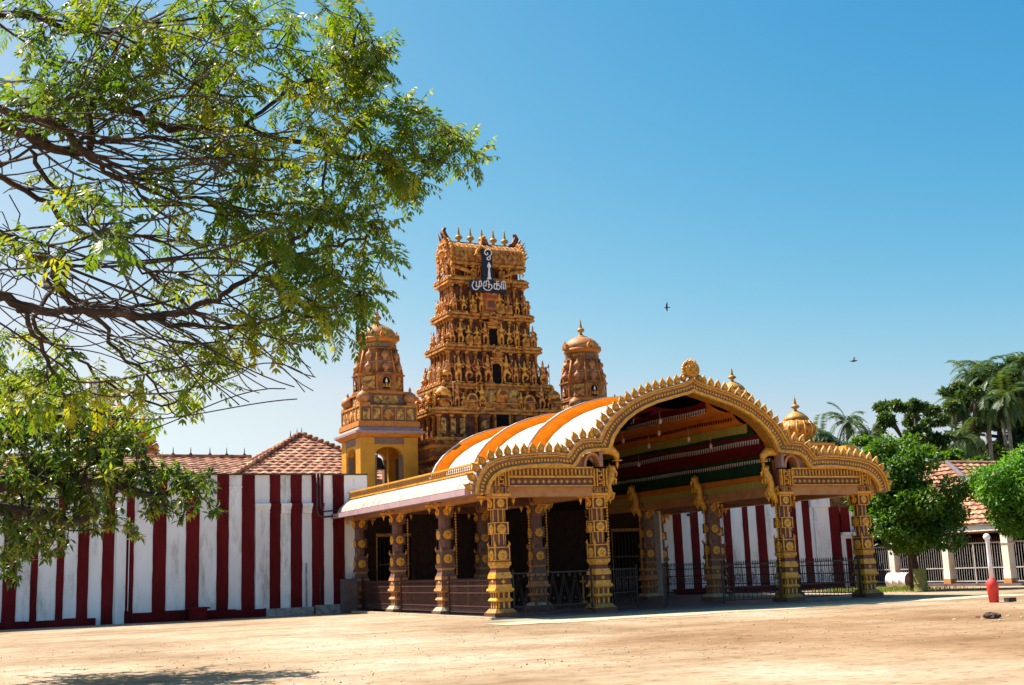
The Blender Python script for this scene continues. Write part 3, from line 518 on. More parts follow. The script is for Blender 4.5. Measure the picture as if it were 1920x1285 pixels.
# beams across the wings, fluted frieze and diamond band
for s_ in (-1, 1):
    b0, b1 = sorted((s_ * 4.35, s_ * 7.6)); bm = MB('maroon', 'gold', 'beige')
    bm.box(b0, b1, -.16, .3, 4.36, 5.02, 'maroon')
    for z0, z1 in ((4.36, 4.40), (4.66, 4.73), (4.98, 5.04)): bm.box(b0, b1, -.21, -.161, z0, z1, 'gold')
    n = 21
    for i in range(n):
        x = b0 + .08 + i * (b1 - b0 - .16) / (n - 1); bm.box(x - .045, x + .045, -.19, -.162, 4.75, 4.96, 'gold_dark'); bm.box(x - .018, x + .018, -.20, -.191, 4.76, 4.95, 'gold')
    n = 14
    for i in range(n):
        x = b0 + .12 + i * (b1 - b0 - .24) / (n - 1); bm.prism([(x - .09, 4.53), (x, 4.45), (x + .09, 4.53), (x, 4.61)], -.18, -.162, 'gold_dark'); bm.prism([(x - .04, 4.53), (x, 4.49), (x + .04, 4.53), (x, 4.57)], -.19, -.181, 'gold')
    bm.build('frieze_beam', hall)
    sf = MB('beige'); sf.box(min(s_ * 3.9, s_ * 8.4), max(s_ * 3.9, s_ * 8.4), -.1, .34, 4.02, 4.355); sf.build('lintel', hall)

# ---- columns
def column_parts(parent, trim, body, front=True, cap=True):
    mb = MB(body, trim)
    mb.fr(-.04, .2, .43, .43, m='maroon' if front else body); mb.fr(.2, .33, .40, .30, m='curb' if not front else 'gold_dark'); mb.build('pedestal', parent)
    s_ = MB(body, trim, 'maroon')
    bd = body
    s_.fr(.33, .55, .25, .25, m=bd); s_.fr(.55, .60, .27, .33, m=trim); s_.fr(.60, .68, .33, .27, m=trim); s_.fr(.68, .86, .25, .25, m=bd)
    s_.fr(.86, .92, .27, .36, m=trim); s_.fr(.92, 1.0, .36, .33, m=trim); s_.fr(1.0, 1.12, .30, .29, m=trim); s_.fr(1.12, 1.32, .285, .28, m=bd); s_.fr(1.32, 1.44, .315, .30, m=trim)
    s_.fr(1.44, 1.52, .29, .27, m=trim if front else bd); s_.fr(1.52, 1.66, .26, .235, m=bd); s_.fr(1.66, 1.74, .235, .27, m=trim); s_.fr(1.74, 1.86, .29, .30, m=trim if front else bd)
    for z in (.44, .77):
        for dx in (-.19, 0, .19): s_.fr(z - .09, z + .09, .03, .03, .262, .262, (dx, 0), trim); s_.fr(z - .09, z + .09, .262, .262, .03, .03, (0, dx), trim)
    s_.build('moulded_base', parent)
    q = MB(body, trim)
    q.fr(1.86, 2.42, .27, .25, m=bd); q.fr(2.78, 3.18, .25, .25, m=bd); q.fr(3.6, 4.0, .245, .245, m=bd)
    for z0, z1 in ((2.42, 2.78), (3.18, 3.6)):
        q.lathe([(.235, z0), (.235, z1)], 8, m=bd, rot=math.pi / 8, smooth=False)
        if front:
            for a in range(8): an = a * math.pi / 4; q.fr(z0, z1, .018, .018, c=(.225 * math.cos(an + .39), .225 * math.sin(an + .39)), m=trim)
    if front:
        for z0, z1, h in ((2.78, 3.18, .25), (3.6, 4.0, .245), (1.9, 2.36, .266)):
            for zz in (z0, z1 - .03): q.fr(zz, zz + .03, h + .012, h + .012, m=trim)
            for sx in (-1, 1):
                for sy in (-1, 1): q.fr(z0, z1, .02, .02, c=(sx * (h - .005), sy * (h - .005)), m=trim)
    q.build('shaft', parent)
    for sx in (-1, 1):
        for sy in (-1, 1): e = MB(trim); e.tube([(sx * .24, sy * .24, 2.36), (sx * .275, sy * .275, 2.46), (sx * .25, sy * .25, 2.56)], [.05, .04, .008], 6); e.build('corner_leaf', parent)
    for zc, r_ in ((2.08, .18), (2.96, .17), (3.82, .145)):
        h = .27 if zc < 2.5 else .252
        for ax in ((0, -1), (-1, 0)):
            md = MB('gold', 'gold_dark'); md.X = Matrix.Translation((ax[0] * h, ax[1] * h, zc)) @ (Matrix.Rotation(math.pi / 2, 4, 'X') if ax[1] else Matrix.Rotation(-math.pi / 2, 4, 'Y'))
            md.lathe([(r_, -.002), (r_, .02), (r_ * .84, .035), (r_ * .62, .028), (r_ * .5, .03), (r_ * .3, .026), (r_ * .28, .05), (.005, .06)], 16, m='gold', lobes=8, lob=.06)
            md.lathe([(r_ * .36, .029), (r_ * .3, .031)], 12, m='gold_dark'); md.build('medallion', parent)
    for ax in ((0, -1), (-1, 0)):
        md = MB('gold'); md.X = Matrix.Translation((ax[0] * .284, ax[1] * .284, 1.22)) @ (Matrix.Rotation(math.pi / 2, 4, 'X') if ax[1] else Matrix.Rotation(-math.pi / 2, 4, 'Y'))
        md.lathe([(.085, 0), (.02, .03)], 4, m='gold', smooth=False); md.build('diamond', parent)
    c = MB(trim, body)
    c.fr(4.0, 4.05, .27, .33, m=trim); c.fr(4.05, 4.13, .34, .36, m=trim); c.fr(4.13, 4.36, .29, .31, m=body)
    for k_ in range(5): x = -.24 + k_ * .12; c.tube([(x, -.3, 4.14), (x, -.36, 4.24), (x, -.3, 4.35)], .035, 6, 'relief' if front else trim); c.tube([(-.3, x, 4.14), (-.36, x, 4.24), (-.3, x, 4.35)], .035, 6, trim)
    c.build('capital', parent)
    def bracket(rot):
        b_ = MB('gold'); b_.X = Matrix.Rotation(rot, 4, 'Z')
        # curling bracket with hanging bud
        b_.tube([(.25, 0, 4.02), (.34, 0, 4.2), (.46, 0, 4.3), (.58, 0, 4.26), (.62, 0, 4.14), (.60, 0, 4.06)], [.09, .10, .10, .09, .07, .06], 8)
        b_.tube([(.25, 0, 3.86), (.31, 0, 3.97), (.42, 0, 4.08)], [.05, .06, .05], 6); b_.fr(4.0, 4.06, .11, .13, c=(.60, 0)); b_.lathe([(.03, 0), (.065, -.05), (.055, -.11), (.02, -.18), (.004, -.26)][::-1], 8, (.60, 0, 4.0)); b_.lathe([(.004, -.2), (.04, -.1), (.045, -.04), (.02, 0)], 8, (.33, 0, 3.86))
        return b_
    for rot in (0, math.pi): bracket(rot).build('scroll_bracket', parent)
    if not front: bracket(-math.pi / 2).build('scroll_bracket', parent)
colF = bpy.data.objects.new('column', None); col.objects.link(colF); colF.parent = hall; column_parts(colF, 'gold', 'maroon', True)
colS = bpy.data.objects.new('column', None); col.objects.link(colS); colS.parent = hall; column_parts(colS, 'beige', 'lavcol', False)
colX = [-7.9, -4.08, 4.08, 7.9]; colY = [.23, 5.0, 10.1, 15.0]
cols = {}
for i, x in enumerate(colX):
    for j, y in enumerate(colY):
        src = colF if j == 0 else colS
        first = (src, 0) not in cols
        if first: cols[(src, 0)] = 1; c = src
        else: c = dup(src, hall)
        c.location = (x, y, .0); cols[(i, j)] = c
# pilaster strip with key pattern above the front columns
for x in colX:
    ptop = 4.98; mb = MB('maroon', 'gold'); mb.X = T(x, .1, 0); mb.fr(4.37, ptop, .27, .27, .2, .2, m='maroon')
    for dx in (-.25, -.13, .13, .25): mb.box(dx - .02, dx + .02, -.33, -.201, 4.37, ptop, 'gold')
    for k_ in range(4): z = 4.44 + k_ * .14; mb.box(-.07, .07, -.32, -.201, z, z + .035, 'gold'); mb.box(*((-.07, -.035) if k_ % 2 else (.035, .07)), -.32, -.201, z + .036, z + .11, 'gold')
    mb.build('key_pilaster', hall)
# rearing beast brackets on the inner columns, hung with bead strings
def beast(mb, s_):
    mb.tube([(0, 0, 3.75), (s_ * .12, 0, 3.95), (s_ * .26, 0, 4.15), (s_ * .22, -.02, 4.42), (s_ * .34, -.02, 4.72), (s_ * .42, 0, 4.95), (s_ * .30, 0, 5.12)], [.1, .13, .16, .13, .17, .12, .08], 10)
    mb.ball((s_ * .46, 0, 5.0), .13, 10); mb.tube([(s_ * .5, 0, 4.98), (s_ * .62, 0, 4.86), (s_ * .6, 0, 4.72)], [.07, .05, .03], 8)
    for yy in (-.09, .09): mb.tube([(s_ * .36, yy, 4.7), (s_ * .54, yy, 4.62), (s_ * .52, yy, 4.45)], [.06, .045, .03], 6); mb.tube([(s_ * .24, yy, 4.15), (s_ * .42, yy, 4.12), (s_ * .36, yy, 3.9)], [.08, .06, .035], 6)
    for k_ in range(6): mb.tube([(s_ * (.16 + k_ * .03), 0, 4.35 + k_ * .12), (s_ * (.08 + k_ * .03), 0, 4.45 + k_ * .12)], [.05, .01], 5)
    mb.ball((s_ * .40, -.11, 5.04), .035, 6); mb.tube([(s_ * .40, .05, 5.1), (s_ * .36, .07, 5.22)], [.035, .008], 5)
for i, s_ in ((1, 1), (2, -1)):
    for j, y in enumerate(colY[:3]):
        mb = MB('gold'); mb.X = T(colX[i] + s_ * .27, y - .05, 0); beast(mb, s_)
        if j == 0:        # trunk-like scroll at the spring of the arch
            mb.tube([(-s_ * .25, -.1, 5.55), (s_ * .05, -.12, 5.68), (s_ * .38, -.12, 5.66), (s_ * .58, -.12, 5.5), (s_ * .6, -.12, 5.32)], [.1, .17, .17, .13, .09], 10)
            mb.fr(5.27, 5.31, .12, .14, c=(s_ * .6, -.12)); mb.lathe([(.004, -.28), (.04, -.16), (.065, -.06), (.03, 0)], 8, (s_ * .6, -.12, 5.27))
            mb.tube([(-s_ * .22, -.1, 5.5), (-s_ * .24, -.1, 5.1)], [.13, .09], 8, 'lav')
        b0 = mb.build('beast_bracket', cols[(i, j)]); b0.parent = cols[(i, j)]; b0.location = (-colX[i], -y, 0)
        for v in b0.data.vertices: pass
def beads(x, y, z0, z1, parent, r_=.042):
    mb = MB('gold'); z = z1
    while z > z0: mb.ball((x, y, z), r_, 8); z -= r_ * 2.55
    mb.tube([(x, y, z0), (x, y, z1 + .1)], .008, 4); return mb.build('bead_string', parent)
for i, j, dx, z0 in [(1, 0, .36, 1.75), (2, 0, -.42, 1.35), (1, 1, .38, 1.4), (2, 1, -.42, 1.35), (0, 1, .38, 1.4), (1, 2, .38, 1.4), (2, 2, -.42, 1.35), (0, 2, .38, 1.4), (1, 1, -.38, 1.4)]:
    beads(dx, -.16, z0, 3.75, cols[(i, j)])

# ---- roofs
VR = [(4.3, 5.35), (4.12, 5.95), (3.9, 6.33), (3.55, 6.72), (3.15, 7.03), (2.65, 7.34), (2.15, 7.57), (1.55, 7.78), (.8, 7.97), (0, 8.05)]
VI = [(x * .955, z - .16) for x, z in VR]
va = MB('roofwhite', 'darkwood'); va.band(full(VR[::-1]), full(VI[::-1]), .12, 14.9, 'roofwhite'); vault = va.build('vault_roof', hall)
rb = MB('orange', 'cream')
VN = [(4.3 + .34, 5.35), (4.12 + .33, 5.98), (3.9 + .29, 6.47), (3.55 + .25, 6.93), (3.15 + .2, 7.28), (2.65 + .16, 7.63), (2.15 + .12, 7.88), (1.55 + .08, 8.1), (.8 + .03, 8.29), (0, 8.37)]; RB = VN; rb.band(full(RB[::-1]), full([(x * .995, z - .01) for x, z in VR][::-1]), -.02, .22, 'orange')
c0_, c1_ = full([(x * 1.004, z + .01) for x, z in VR][::-1]), full([(x * .999, z - .002) for x, z in VN][::-1]); n_ = len(c0_); rb.add([(x, -.62, z) for x, z in c0_] + [(x * .5 + u * .5 + (x > 0) * 0, -.42, z * .4 + v * .6) for (x, z), (u, v) in zip(c0_, c1_)] + [(x, -.02, z) for x, z in c1_], [(i, i + 1, n_ + i + 1, n_ + i) for i in range(n_ - 1)] + [(n_ + i, n_ + i + 1, 2 * n_ + i + 1, 2 * n_ + i) for i in range(n_ - 1)], 'orange', True)
RC = [(x * 1.012, z + .05) for x, z in VN]; rb.band(full(RC[::-1]), full([(x * 1.001, z + .003) for x, z in VN][::-1]), .10, .22, 'cream')
r0 = rb.build('roof_rib', hall, (0, 4.8, 0))
for y in (9.9, 14.6): dup(r0, hall, (0, y, 0))
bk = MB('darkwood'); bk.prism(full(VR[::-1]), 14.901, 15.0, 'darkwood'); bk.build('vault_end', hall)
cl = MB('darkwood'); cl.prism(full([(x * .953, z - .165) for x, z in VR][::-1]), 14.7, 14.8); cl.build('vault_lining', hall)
for s_ in (-1, 1):
    wg = MB('roofwhite', 'beige'); top = [(4.2, 5.42), (5.4, 5.30), (7.0, 5.22), (8.35, 4.86)]; bot = [(4.2, 5.0), (5.4, 5.0), (7.0, 4.95), (8.35, 4.5)]
    wg.band([(s_ * x, z) for x, z in top], [(s_ * x, z) for x, z in bot], .3, 14.9, 'roofwhite'); wg.build('wing_roof', hall)
    e = MB('lavlight', 'fascia', 'lav')
    a = [(8.36, 4.92), (8.55, 4.86), (8.75, 4.74), (8.95, 4.55), (9.08, 4.34)]; b_ = [(8.36, 4.82), (8.53, 4.76), (8.7, 4.64), (8.88, 4.46), (9.0, 4.3)]
    e.band([(s_ * x, z) for x, z in a], [(s_ * x, z) for x, z in b_], .13, 14.6, 'lavlight')
    f0, f1 = sorted((s_ * 9.0, s_ * 9.2)); e.box(f0, f1, .0, 15.2, 4.10, 4.30, 'fascia'); f0, f1 = sorted((s_ * 8.2, s_ * 8.995)); e.box(f0, f1, .25, 14.9, 4.16, 4.24, 'lav')
    e.build('eave', hall)
    lb = MB('beige'); l0, l1 = sorted((s_ * 7.7, s_ * 8.15)); lb.box(l0, l1, .35, 15.1, 4.02, 4.42); lb.build('side_lintel', hall)
    for zz, nm in ((5.20, 'top_rail'), (4.92, 'base_rail')):
        rl = MB('gold'); f0, f1 = sorted((s_ * 8.38, s_ * 8.52)); rl.box(f0, f1, .35, 14.8, zz, zz + .055); rl.build(nm, hall)
    bl = MB('gold_dark'); bl.lathe([(.03, 0), (.045, .03), (.02, .08), (.035, .12), (.02, .19), (.03, .222)], 6); bl0 = None
    for k_ in range(78):
        y = .45 + k_ * .185
        if bl0 is None: bl0 = bl.build('baluster', hall, (s_ * 8.45, y, 4.983))
        else: dup(bl0, hall, (s_ * 8.45, y, 4.983))
# inner beams and ceilings
for x in (-4.08, 4.08):
    mb = MB('beige', 'gold_dark'); mb.box(x - .22, x + .22, .35, 15, 4.02, 4.45, 'beige'); mb.box(x - .16, x + .16, .35, 14.7, 4.451, 5.4, 'corange' if x > 0 else 'darkwood'); mb.build('inner_beam', hall)
for y in (5.0, 10.1):
    for xa in (-7.7, 4.31): mb = MB('maroon'); mb.box(xa, xa + 3.39, y - .2, y + .2, 4.0, 4.4); mb.build('cross_beam', hall)
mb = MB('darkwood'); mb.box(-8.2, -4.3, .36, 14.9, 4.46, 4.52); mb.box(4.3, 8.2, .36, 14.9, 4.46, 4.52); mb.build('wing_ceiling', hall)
# ---- hanging cloths: long strips along the hall, fringed on their lower edge
def cloth(x0, z0, x1, z1, drop, cm, fm, tooth=True, y0=.4, y1=14.4, fr_=.16):
    mb = MB(cm, fm); n = 60; ys = np.linspace(y0, y1, n)
    def sag(y, k_): return .05 * math.sin(y * 1.3 + k_) + .02 * math.sin(y * 4.1 + k_ * 2)
    V = []
    for y in ys:
        xm, zm = (x0 + x1) / 2, (z0 + z1) / 2 - .16 + sag(y, x0)
        V += [(x0, y, z0), (x0 * .75 + x1 * .25, y, (z0 + zm) / 2 - .03), (xm, y, zm), (x0 * .25 + x1 * .75, y, (z1 + zm) / 2 - .04), (x1, y, z1), (x1 + .01, y, z1 - drop + .3 * sag(y, 2 + x1))]
    mb.add(V, [(6 * i + k_, 6 * i + k_ + 1, 6 * i + k_ + 7, 6 * i + k_ + 6) for i in range(n - 1) for k_ in range(5)], cm)
    # fringe: hanging tongues
    m_ = int((y1 - y0) / .16); F, Vv = [], []
    for i in range(m_):
        y = y0 + i * .16; zb = z1 - drop + .3 * float(0.05 * math.sin(y * 1.3 + 2 + x1)); xx = x1 - .03
        o_ = len(Vv)
        if tooth: Vv += [(xx, y, zb + fr_ * .9), (xx, y + .13, zb + fr_ * .9), (xx - .01, y + .095, zb - fr_ * .3), (xx - .01, y + .035, zb - fr_ * .3)]
        else: Vv += [(xx, y, zb + fr_ * 2), (xx, y + .158, zb + fr_ * 2), (xx - .01, y + .15, zb - .05), (xx - .01, y + .01, zb - .05)]
        F.append((o_, o_ + 1, o_ + 2, o_ + 3))
    mb.add(Vv, F, fm); o = mb.build('ceiling_cloth', hall); return o
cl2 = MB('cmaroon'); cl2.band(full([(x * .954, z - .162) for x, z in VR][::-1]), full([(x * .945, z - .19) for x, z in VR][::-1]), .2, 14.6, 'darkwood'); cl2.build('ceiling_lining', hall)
cloth(-1.5, 7.35, 1.0, 7.60, .42, 'cmaroon', 'cwhite'); cloth(1.05, 7.55, 2.2, 7.2, .30, 'corange', 'cmaroon', fr_=.12); cloth(2.2, 7.15, 2.85, 6.78, .30, 'corange', 'cyellow', False, fr_=.14)
cloth(2.85, 6.85, 3.4, 6.38, .32, 'cgreen', 'cwhite'); cloth(3.35, 6.4, 3.65, 6.05, .36, 'cmaroon', 'cmaroon'); cloth(3.62, 6.05, 3.88, 5.72, .34, 'cmaroon', 'cwhite'); cloth(3.84, 5.6, 3.88, 5.35, .55, 'cgreen', 'cgreen')
cloth(3.78, 4.85, 3.84, 4.78, .36, 'corange', 'cyellow', False, fr_=.1)
cloth(-1.3, 7.2, -2.15, 6.98, .25, 'cmaroon', 'cwhite'); cloth(-2.2, 6.9, -2.9, 6.45, .25, 'cgreen', 'cyellow', False, fr_=.12); cloth(-2.9, 6.4, -3.6, 5.7, .3, 'cmaroon', 'cwhite'); cloth(-3.6, 5.6, -3.8, 4.9, .3, 'cgreen', 'cyellow', False, fr_=.1)
# hanging lanterns under the cloths
ln = MB('beige', 'cwhite'); ln.lathe([(.02, .12), (.06, .08), (.065, -.05), (.03, -.1)][::-1], 8, m='cwhite'); ln.tube([(0, 0, .1), (0, 0, .45)], .012, 4); l0 = None
for x, y, z in [(-.3, 1.6, 6.95), (.9, 3.6, 6.75), (.9, 6.4, 6.75), (1.9, 3.0, 6.45), (1.9, 6.0, 6.5), (2.9, 8.5, 5.95), (2.8, 2.8, 6.15), (-.6, 5.0, 6.95)]:
    o = ln.build('temple_lantern') if l0 is None else dup(l0)
    l0 = l0 or o; o.location = (AX + x, FY + y, z); tag(o, 'small pale lantern hanging among the striped ceiling cloths of the hall', 'lantern', 'lanterns under the ceiling cloths')
# floor, back wall with dark doors
mb = MB('floor', 'curb'); mb.box(-8.45, 8.45, -.45, 15.0, -.02, .05, 'floor'); mb.box(-8.62, -8.451, -.55, 15.0, -.02, .09, 'curb'); mb.box(-8.45, 8.45, -.62, -.451, -.02, .03, 'floor'); mb.build('floor_slab', hall)
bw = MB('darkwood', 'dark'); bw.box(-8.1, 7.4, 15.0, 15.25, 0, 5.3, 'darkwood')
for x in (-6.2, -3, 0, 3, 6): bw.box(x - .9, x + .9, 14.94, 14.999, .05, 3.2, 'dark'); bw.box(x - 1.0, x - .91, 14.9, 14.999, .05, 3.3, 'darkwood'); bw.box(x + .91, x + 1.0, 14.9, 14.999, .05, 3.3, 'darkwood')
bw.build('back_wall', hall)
for x in (-6.2, -3, 0, 3, 6):
    dg_ = MB('gold_dark', 'brown', 'iron'); dg_.box(x - .98, x - .93, 14.87, 14.899, .05, 3.25); dg_.box(x + .93, x + .98, 14.87, 14.899, .05, 3.25); dg_.box(x - .98, x + .98, 14.87, 14.899, 3.26, 3.4)
    for q_ in range(9): dg_.box(x - .8 + q_ * .2, x - .77 + q_ * .2, 14.9, 14.93, .05, 3.1, 'iron')
    for z_ in (1.0, 2.0): dg_.box(x - .85, x + .85, 14.88, 14.899, z_, z_ + .05, 'brown')
    dg_.build('inner_door', hall)
sw = MB('wallwhite'); sw.box(7.42, 7.52, 14.2, 15.1, 0, 4.3); sw.build('white_pier', hall)
# inner dark screens between the left columns (shuttered shrine rooms)
sc_ = MB('darkwood'); sc_.box(-7.2, -4.6, 10.3, 10.4, .05, 4.0); s2_ = MB('darkwood'); s2_.box(-3.4, 3.2, 14.2, 14.3, .05, 4.3); s2_.build('shrine_screen', hall)
for k_ in range(12): sc_.box(-7.2 + k_ * .22, -7.17 + k_ * .22, 10.25, 10.299, .05, 4.0)
sc_.build('shrine_screen', hall)
# brass lamps standing inside
lp = MB('gold'); lp.lathe([(.18, 0), (.16, .04), (.04, .1), (.035, .35), (.06, .4), (.035, .45), (.035, .85), (.16, .9), (.17, .94), (.03, .97), (.03, 1.1), (.005, 1.2)], 10)
for (x, y, z, lab) in [(-5.5, 8.5, .05, 'left tall brass oil lamp in the dark left aisle of the hall'), (-5.0, 8.2, .05, 'right tall brass oil lamp in the dark left aisle of the hall'), (.9, 10.5, .05, 'brass oil lamp standing alone deep in the middle of the hall')]:
    o = lp.build('oil_lamp'); o.location = (AX + x, FY + y, z); tag(o, lab, 'lamp')

# ================================================================== metal fences
def fence(label, x0, y0, x1, y1, h, style, m_, base=.06, cat='fence'):
    a = Vector((x0, y0, 0)); d = Vector((x1 - x0, y1 - y0, 0)); L_ = d.length; t_ = thing('metal_fence', label, cat, (x0, y0, base), 'metal fences between the hall columns', math.atan2(d.y, d.x))
    rails = {'side': (.12, .32, .78, 1.02, 1.2), 'zig': (.12, .3, h - .02), 'spear': (.15, .55, .92, h - .25), 'plain': (.12, .6, h)}[style]
    for z in rails:
        mb = MB(m_); mb.box(0, L_, -.022, .022, z - .02, z + .02); mb.build('rail', t_)
    for x in (0.02, L_ - .02): mb = MB(m_); mb.box(x - .025, x + .025, -.03, .03, 0, h + .06); mb.ball((x, 0, h + .1), .05, 6); mb.build('post', t_)
    mb = MB(m_)
    if style == 'side':
        n = int(L_ / .085)
        for i in range(n): x = (i + .5) * L_ / n; mb.box(x - .009, x + .009, -.009, .009, .3, 1.19)
        for i in range(n): x = i * L_ / n; mb.tube([(x, 0, .13), (x + L_ / n, 0, .31)], .012, 4); mb.tube([(x, 0, .31), (x + L_ / n, 0, .13)], .012, 4)
        for i in range(n * 2 // 3): x = (i + .5) * L_ / (n * 2 // 3); mb.ball((x, 0, 1.25), .035, 5)
    elif style == 'zig':
        n = max(2, int(L_ / .42)); w_ = L_ / n
        for i in range(n):
            x = i * w_
            for dx in (-.03, .03): mb.tube([(x + dx, 0, .3), (x + w_ / 2 + dx, 0, h - .15), (x + w_ + dx, 0, .3)], .014, 4)
            mb.tube([(x + w_ / 2, 0, h - .15), (x + w_ / 2, 0, h)], .012, 4); mb.ball((x, 0, h - .12), .05, 6, sz=1.5); mb.ball((x + w_ / 2, 0, .52), .035, 5, sz=2.2)
            for q in (-.1, 0, .1): mb.tube([(x + w_ / 2 + q, 0, .13), (x + w_ / 2 + q * 1.6, 0, .3)], .012, 4)
    elif style == 'spear':
        n = int(L_ / .13)
        for i in range(n):
            x = (i + .5) * L_ / n; mb.tube([(x, 0, .15), (x, 0, h - .06)], .013, 4); mb.fr(h - .1, h - .02, .018, .03, .01, .01, (x, 0)); mb.fr(h - .02, h + .07, .03, .003, .01, .003, (x, 0))
            if i % 2 == 0: ringp = [(x + .06 * math.cos(a), 0, .73 + .13 * math.sin(a)) for a in np.linspace(0, 2 * math.pi, 9)]; mb.tube(ringp, .011, 4, cap=False)
    else:
        n = int(L_ / .17)
        for i in range(n):
            x = (i + .5) * L_ / n; mb.tube([(x, 0, .12), (x, 0, h)], .013, 4)
            if i % 3 == 0: ringp = [(x + .12 * math.cos(a), 0, .9 + .2 * math.sin(a)) for a in np.linspace(0, 2 * math.pi, 11)]; mb.tube(ringp, .012, 4, cap=False); mb.ball((x, 0, .9), .04, 5)
            mb.ball((x, 0, .4), .03, 5, sz=1.8)
    mb.build('bar_panel', t_); return t_
XL, XR = AX - 7.95, AX + 7.95
fence('brown lattice railing between the left corner column and the second side column', XL, FY + .65, XL, FY + 4.6, 1.3, 'side', 'brownrail')
fence('brown lattice railing in the middle bay of the left side of the hall', XL, FY + 5.4, XL, FY + 9.7, 1.3, 'side', 'brownrail')
fence('brown lattice railing in the bay nearest the striped wall', XL, FY + 10.5, XL, FY + 14.6, 1.3, 'side', 'brownrail')
fence('dark iron zigzag fence between the two left front columns', AX - 7.5, FY + .1, AX - 4.45, FY + .1, 1.42, 'zig', 'iron')
fence('dark iron gate leaf just right of the second front column', AX - 3.7, FY + .1, AX - 1.9, FY + 1.3, 1.42, 'plain', 'iron', cat='gate')
fence('dark iron gate leaf swung open near the middle of the front', AX - 1.2, FY + .6, AX - .1, FY + 2.2, 1.42, 'plain', 'iron', cat='gate')
fence('dark iron gate leaf left of the third front column', AX + 1.5, FY + .8, AX + 3.7, FY + .15, 1.42, 'plain', 'iron', cat='gate')
fence('dark iron fence between the two right front columns', AX + 4.45, FY + .1, AX + 7.5, FY + .1, 1.42, 'plain', 'iron')
fence('spear topped iron fence on the far right side, front bay', XR, FY + .65, XR, FY + 4.6, 1.5, 'spear', 'iron')
fence('spear topped iron fence on the far right side, middle bay', XR, FY + 5.4, XR, FY + 9.7, 1.5, 'spear', 'iron')
fence('spear topped iron fence on the far right side, bay by the white pier', XR, FY + 10.5, XR, FY + 14.6, 1.5, 'spear', 'iron')

# ================================================================== statues (stucco figures)
def figure(kind, m_='statue'):
    """one continuous figure about 1 m high, grown from a skeleton"""
    P = {'p': (0, 0, .50), 's': (0, 0, .62), 'c': (0, -.01, .74), 'n': (0, -.01, .83), 'h': (0, -.01, .90), 'k': (0, 0, .985), 't': (0, 0, 1.12)}
    rad = {'p': .085, 's': .065, 'c': .085, 'n': .035, 'h': .058, 'k': .045, 't': .012}
    Ed = [('p', 's'), ('s', 'c'), ('c', 'n'), ('n', 'h'), ('h', 'k'), ('k', 't')]
    def leg(sx, kn, an):
        P['q' + sx] = (.06 * (1 if sx == 'r' else -1), 0, .46); P['j' + sx] = kn; P['a' + sx] = an; P['f' + sx] = (an[0], an[1] - .07, an[2] - .015)
        rad.update({'q' + sx: .065, 'j' + sx: .045, 'a' + sx: .03, 'f' + sx: .028}); Ed.extend([('p', 'q' + sx), ('q' + sx, 'j' + sx), ('j' + sx, 'a' + sx), ('a' + sx, 'f' + sx)])
    def arm(sx, el_, ha):
        P['u' + sx] = (.115 * (1 if sx[-1] == 'r' else -1), 0, .76); P['e' + sx] = el_; P['w' + sx] = ha; rad.update({'u' + sx: .038, 'e' + sx: .03, 'w' + sx: .028}); Ed.extend([('c', 'u' + sx), ('u' + sx, 'e' + sx), ('e' + sx, 'w' + sx)])
    if kind == 0: leg('r', (.07, 0, .26), (.07, 0, .04)); leg('l', (-.07, 0, .26), (-.07, 0, .04)); arm('r', (.19, 0, .62), (.13, -.12, .66)); arm('l', (-.18, 0, .62), (-.17, -.03, .47))
    if kind == 1: leg('r', (.13, -.03, .27), (.07, 0, .04)); leg('l', (-.06, 0, .26), (-.08, 0, .04)); arm('r', (.2, -.03, .74), (.2, -.04, .92)); arm('l', (-.2, 0, .64), (-.1, -.05, .55))
    if kind == 2: leg('r', (.16, -.05, .34), (.05, -.03, .2)); leg('l', (-.1, 0, .24), (-.06, 0, .04)); arm('r', (.22, -.02, .8), (.26, -.03, .95)); arm('l', (-.22, -.02, .8), (-.27, -.03, .66)); arm('xl', (-.2, .02, .86), (-.24, 0, 1.0)); arm('xr', (.17, .02, .66), (.2, -.06, .55))
    if kind == 3: leg('r', (.17, -.12, .47), (.02, -.14, .40)); leg('l', (-.16, -.12, .46), (-.12, -.12, .24)); arm('r', (.19, -.03, .64), (.16, -.12, .6)); arm('l', (-.19, -.03, .64), (-.14, -.12, .68))
    me = bpy.data.meshes.new('tmp'); ks = list(P); me.from_pydata([P[k_] for k_ in ks], [(ks.index(a), ks.index(b_)) for a, b_ in Ed], [])
    o = bpy.data.objects.new('tmp', me); col.objects.link(o); sk = o.modifiers.new('s', 'SKIN')
    for i, k_ in enumerate(ks): me.skin_vertices[0].data[i].radius = (rad[k_] * (1.15 if k_ in 'pc' else 1), rad[k_])
    me.skin_vertices[0].data[0].use_root = True; o.modifiers.new('d', 'SUBSURF').levels = 1
    dg = bpy.context.evaluated_depsgraph_get(); dg.update(); e = o.evaluated_get(dg); m2 = bpy.data.meshes.new_from_object(e)
    V = [tuple(v.co) for v in m2.vertices]; F = [tuple(p.vertices) for p in m2.polygons]
    bpy.data.objects.remove(o); mb = MB(m_); mb.add(V, F, m_, True)
    if kind in (1, 3): mb.tube([(.16 * math.cos(a), .05, .9 + .19 * math.sin(a)) for a in np.linspace(-.6, math.pi + .6, 11)], .022, 5, 'goptrim')
    if kind == 0: mb.tube([(-.17, -.06, .02), (-.17, -.05, 1.05)], .014, 5); mb.ball((-.17, -.05, 1.06), .035, 6, sz=1.7)
    if kind == 3: mb.fr(.02, .34, .2, .17, .12, .1, (0, .0), 'goptrim'); mb.fr(.34, .4, .22, .2, .14, .12, (0, 0), m_)
    mb.fr(0, .03, .17, .15, .12, .1); mb.tube([(-.1, -.06, .6), (0, -.1, .57), (.1, -.06, .6)], .02, 5); return mb
FIG = []
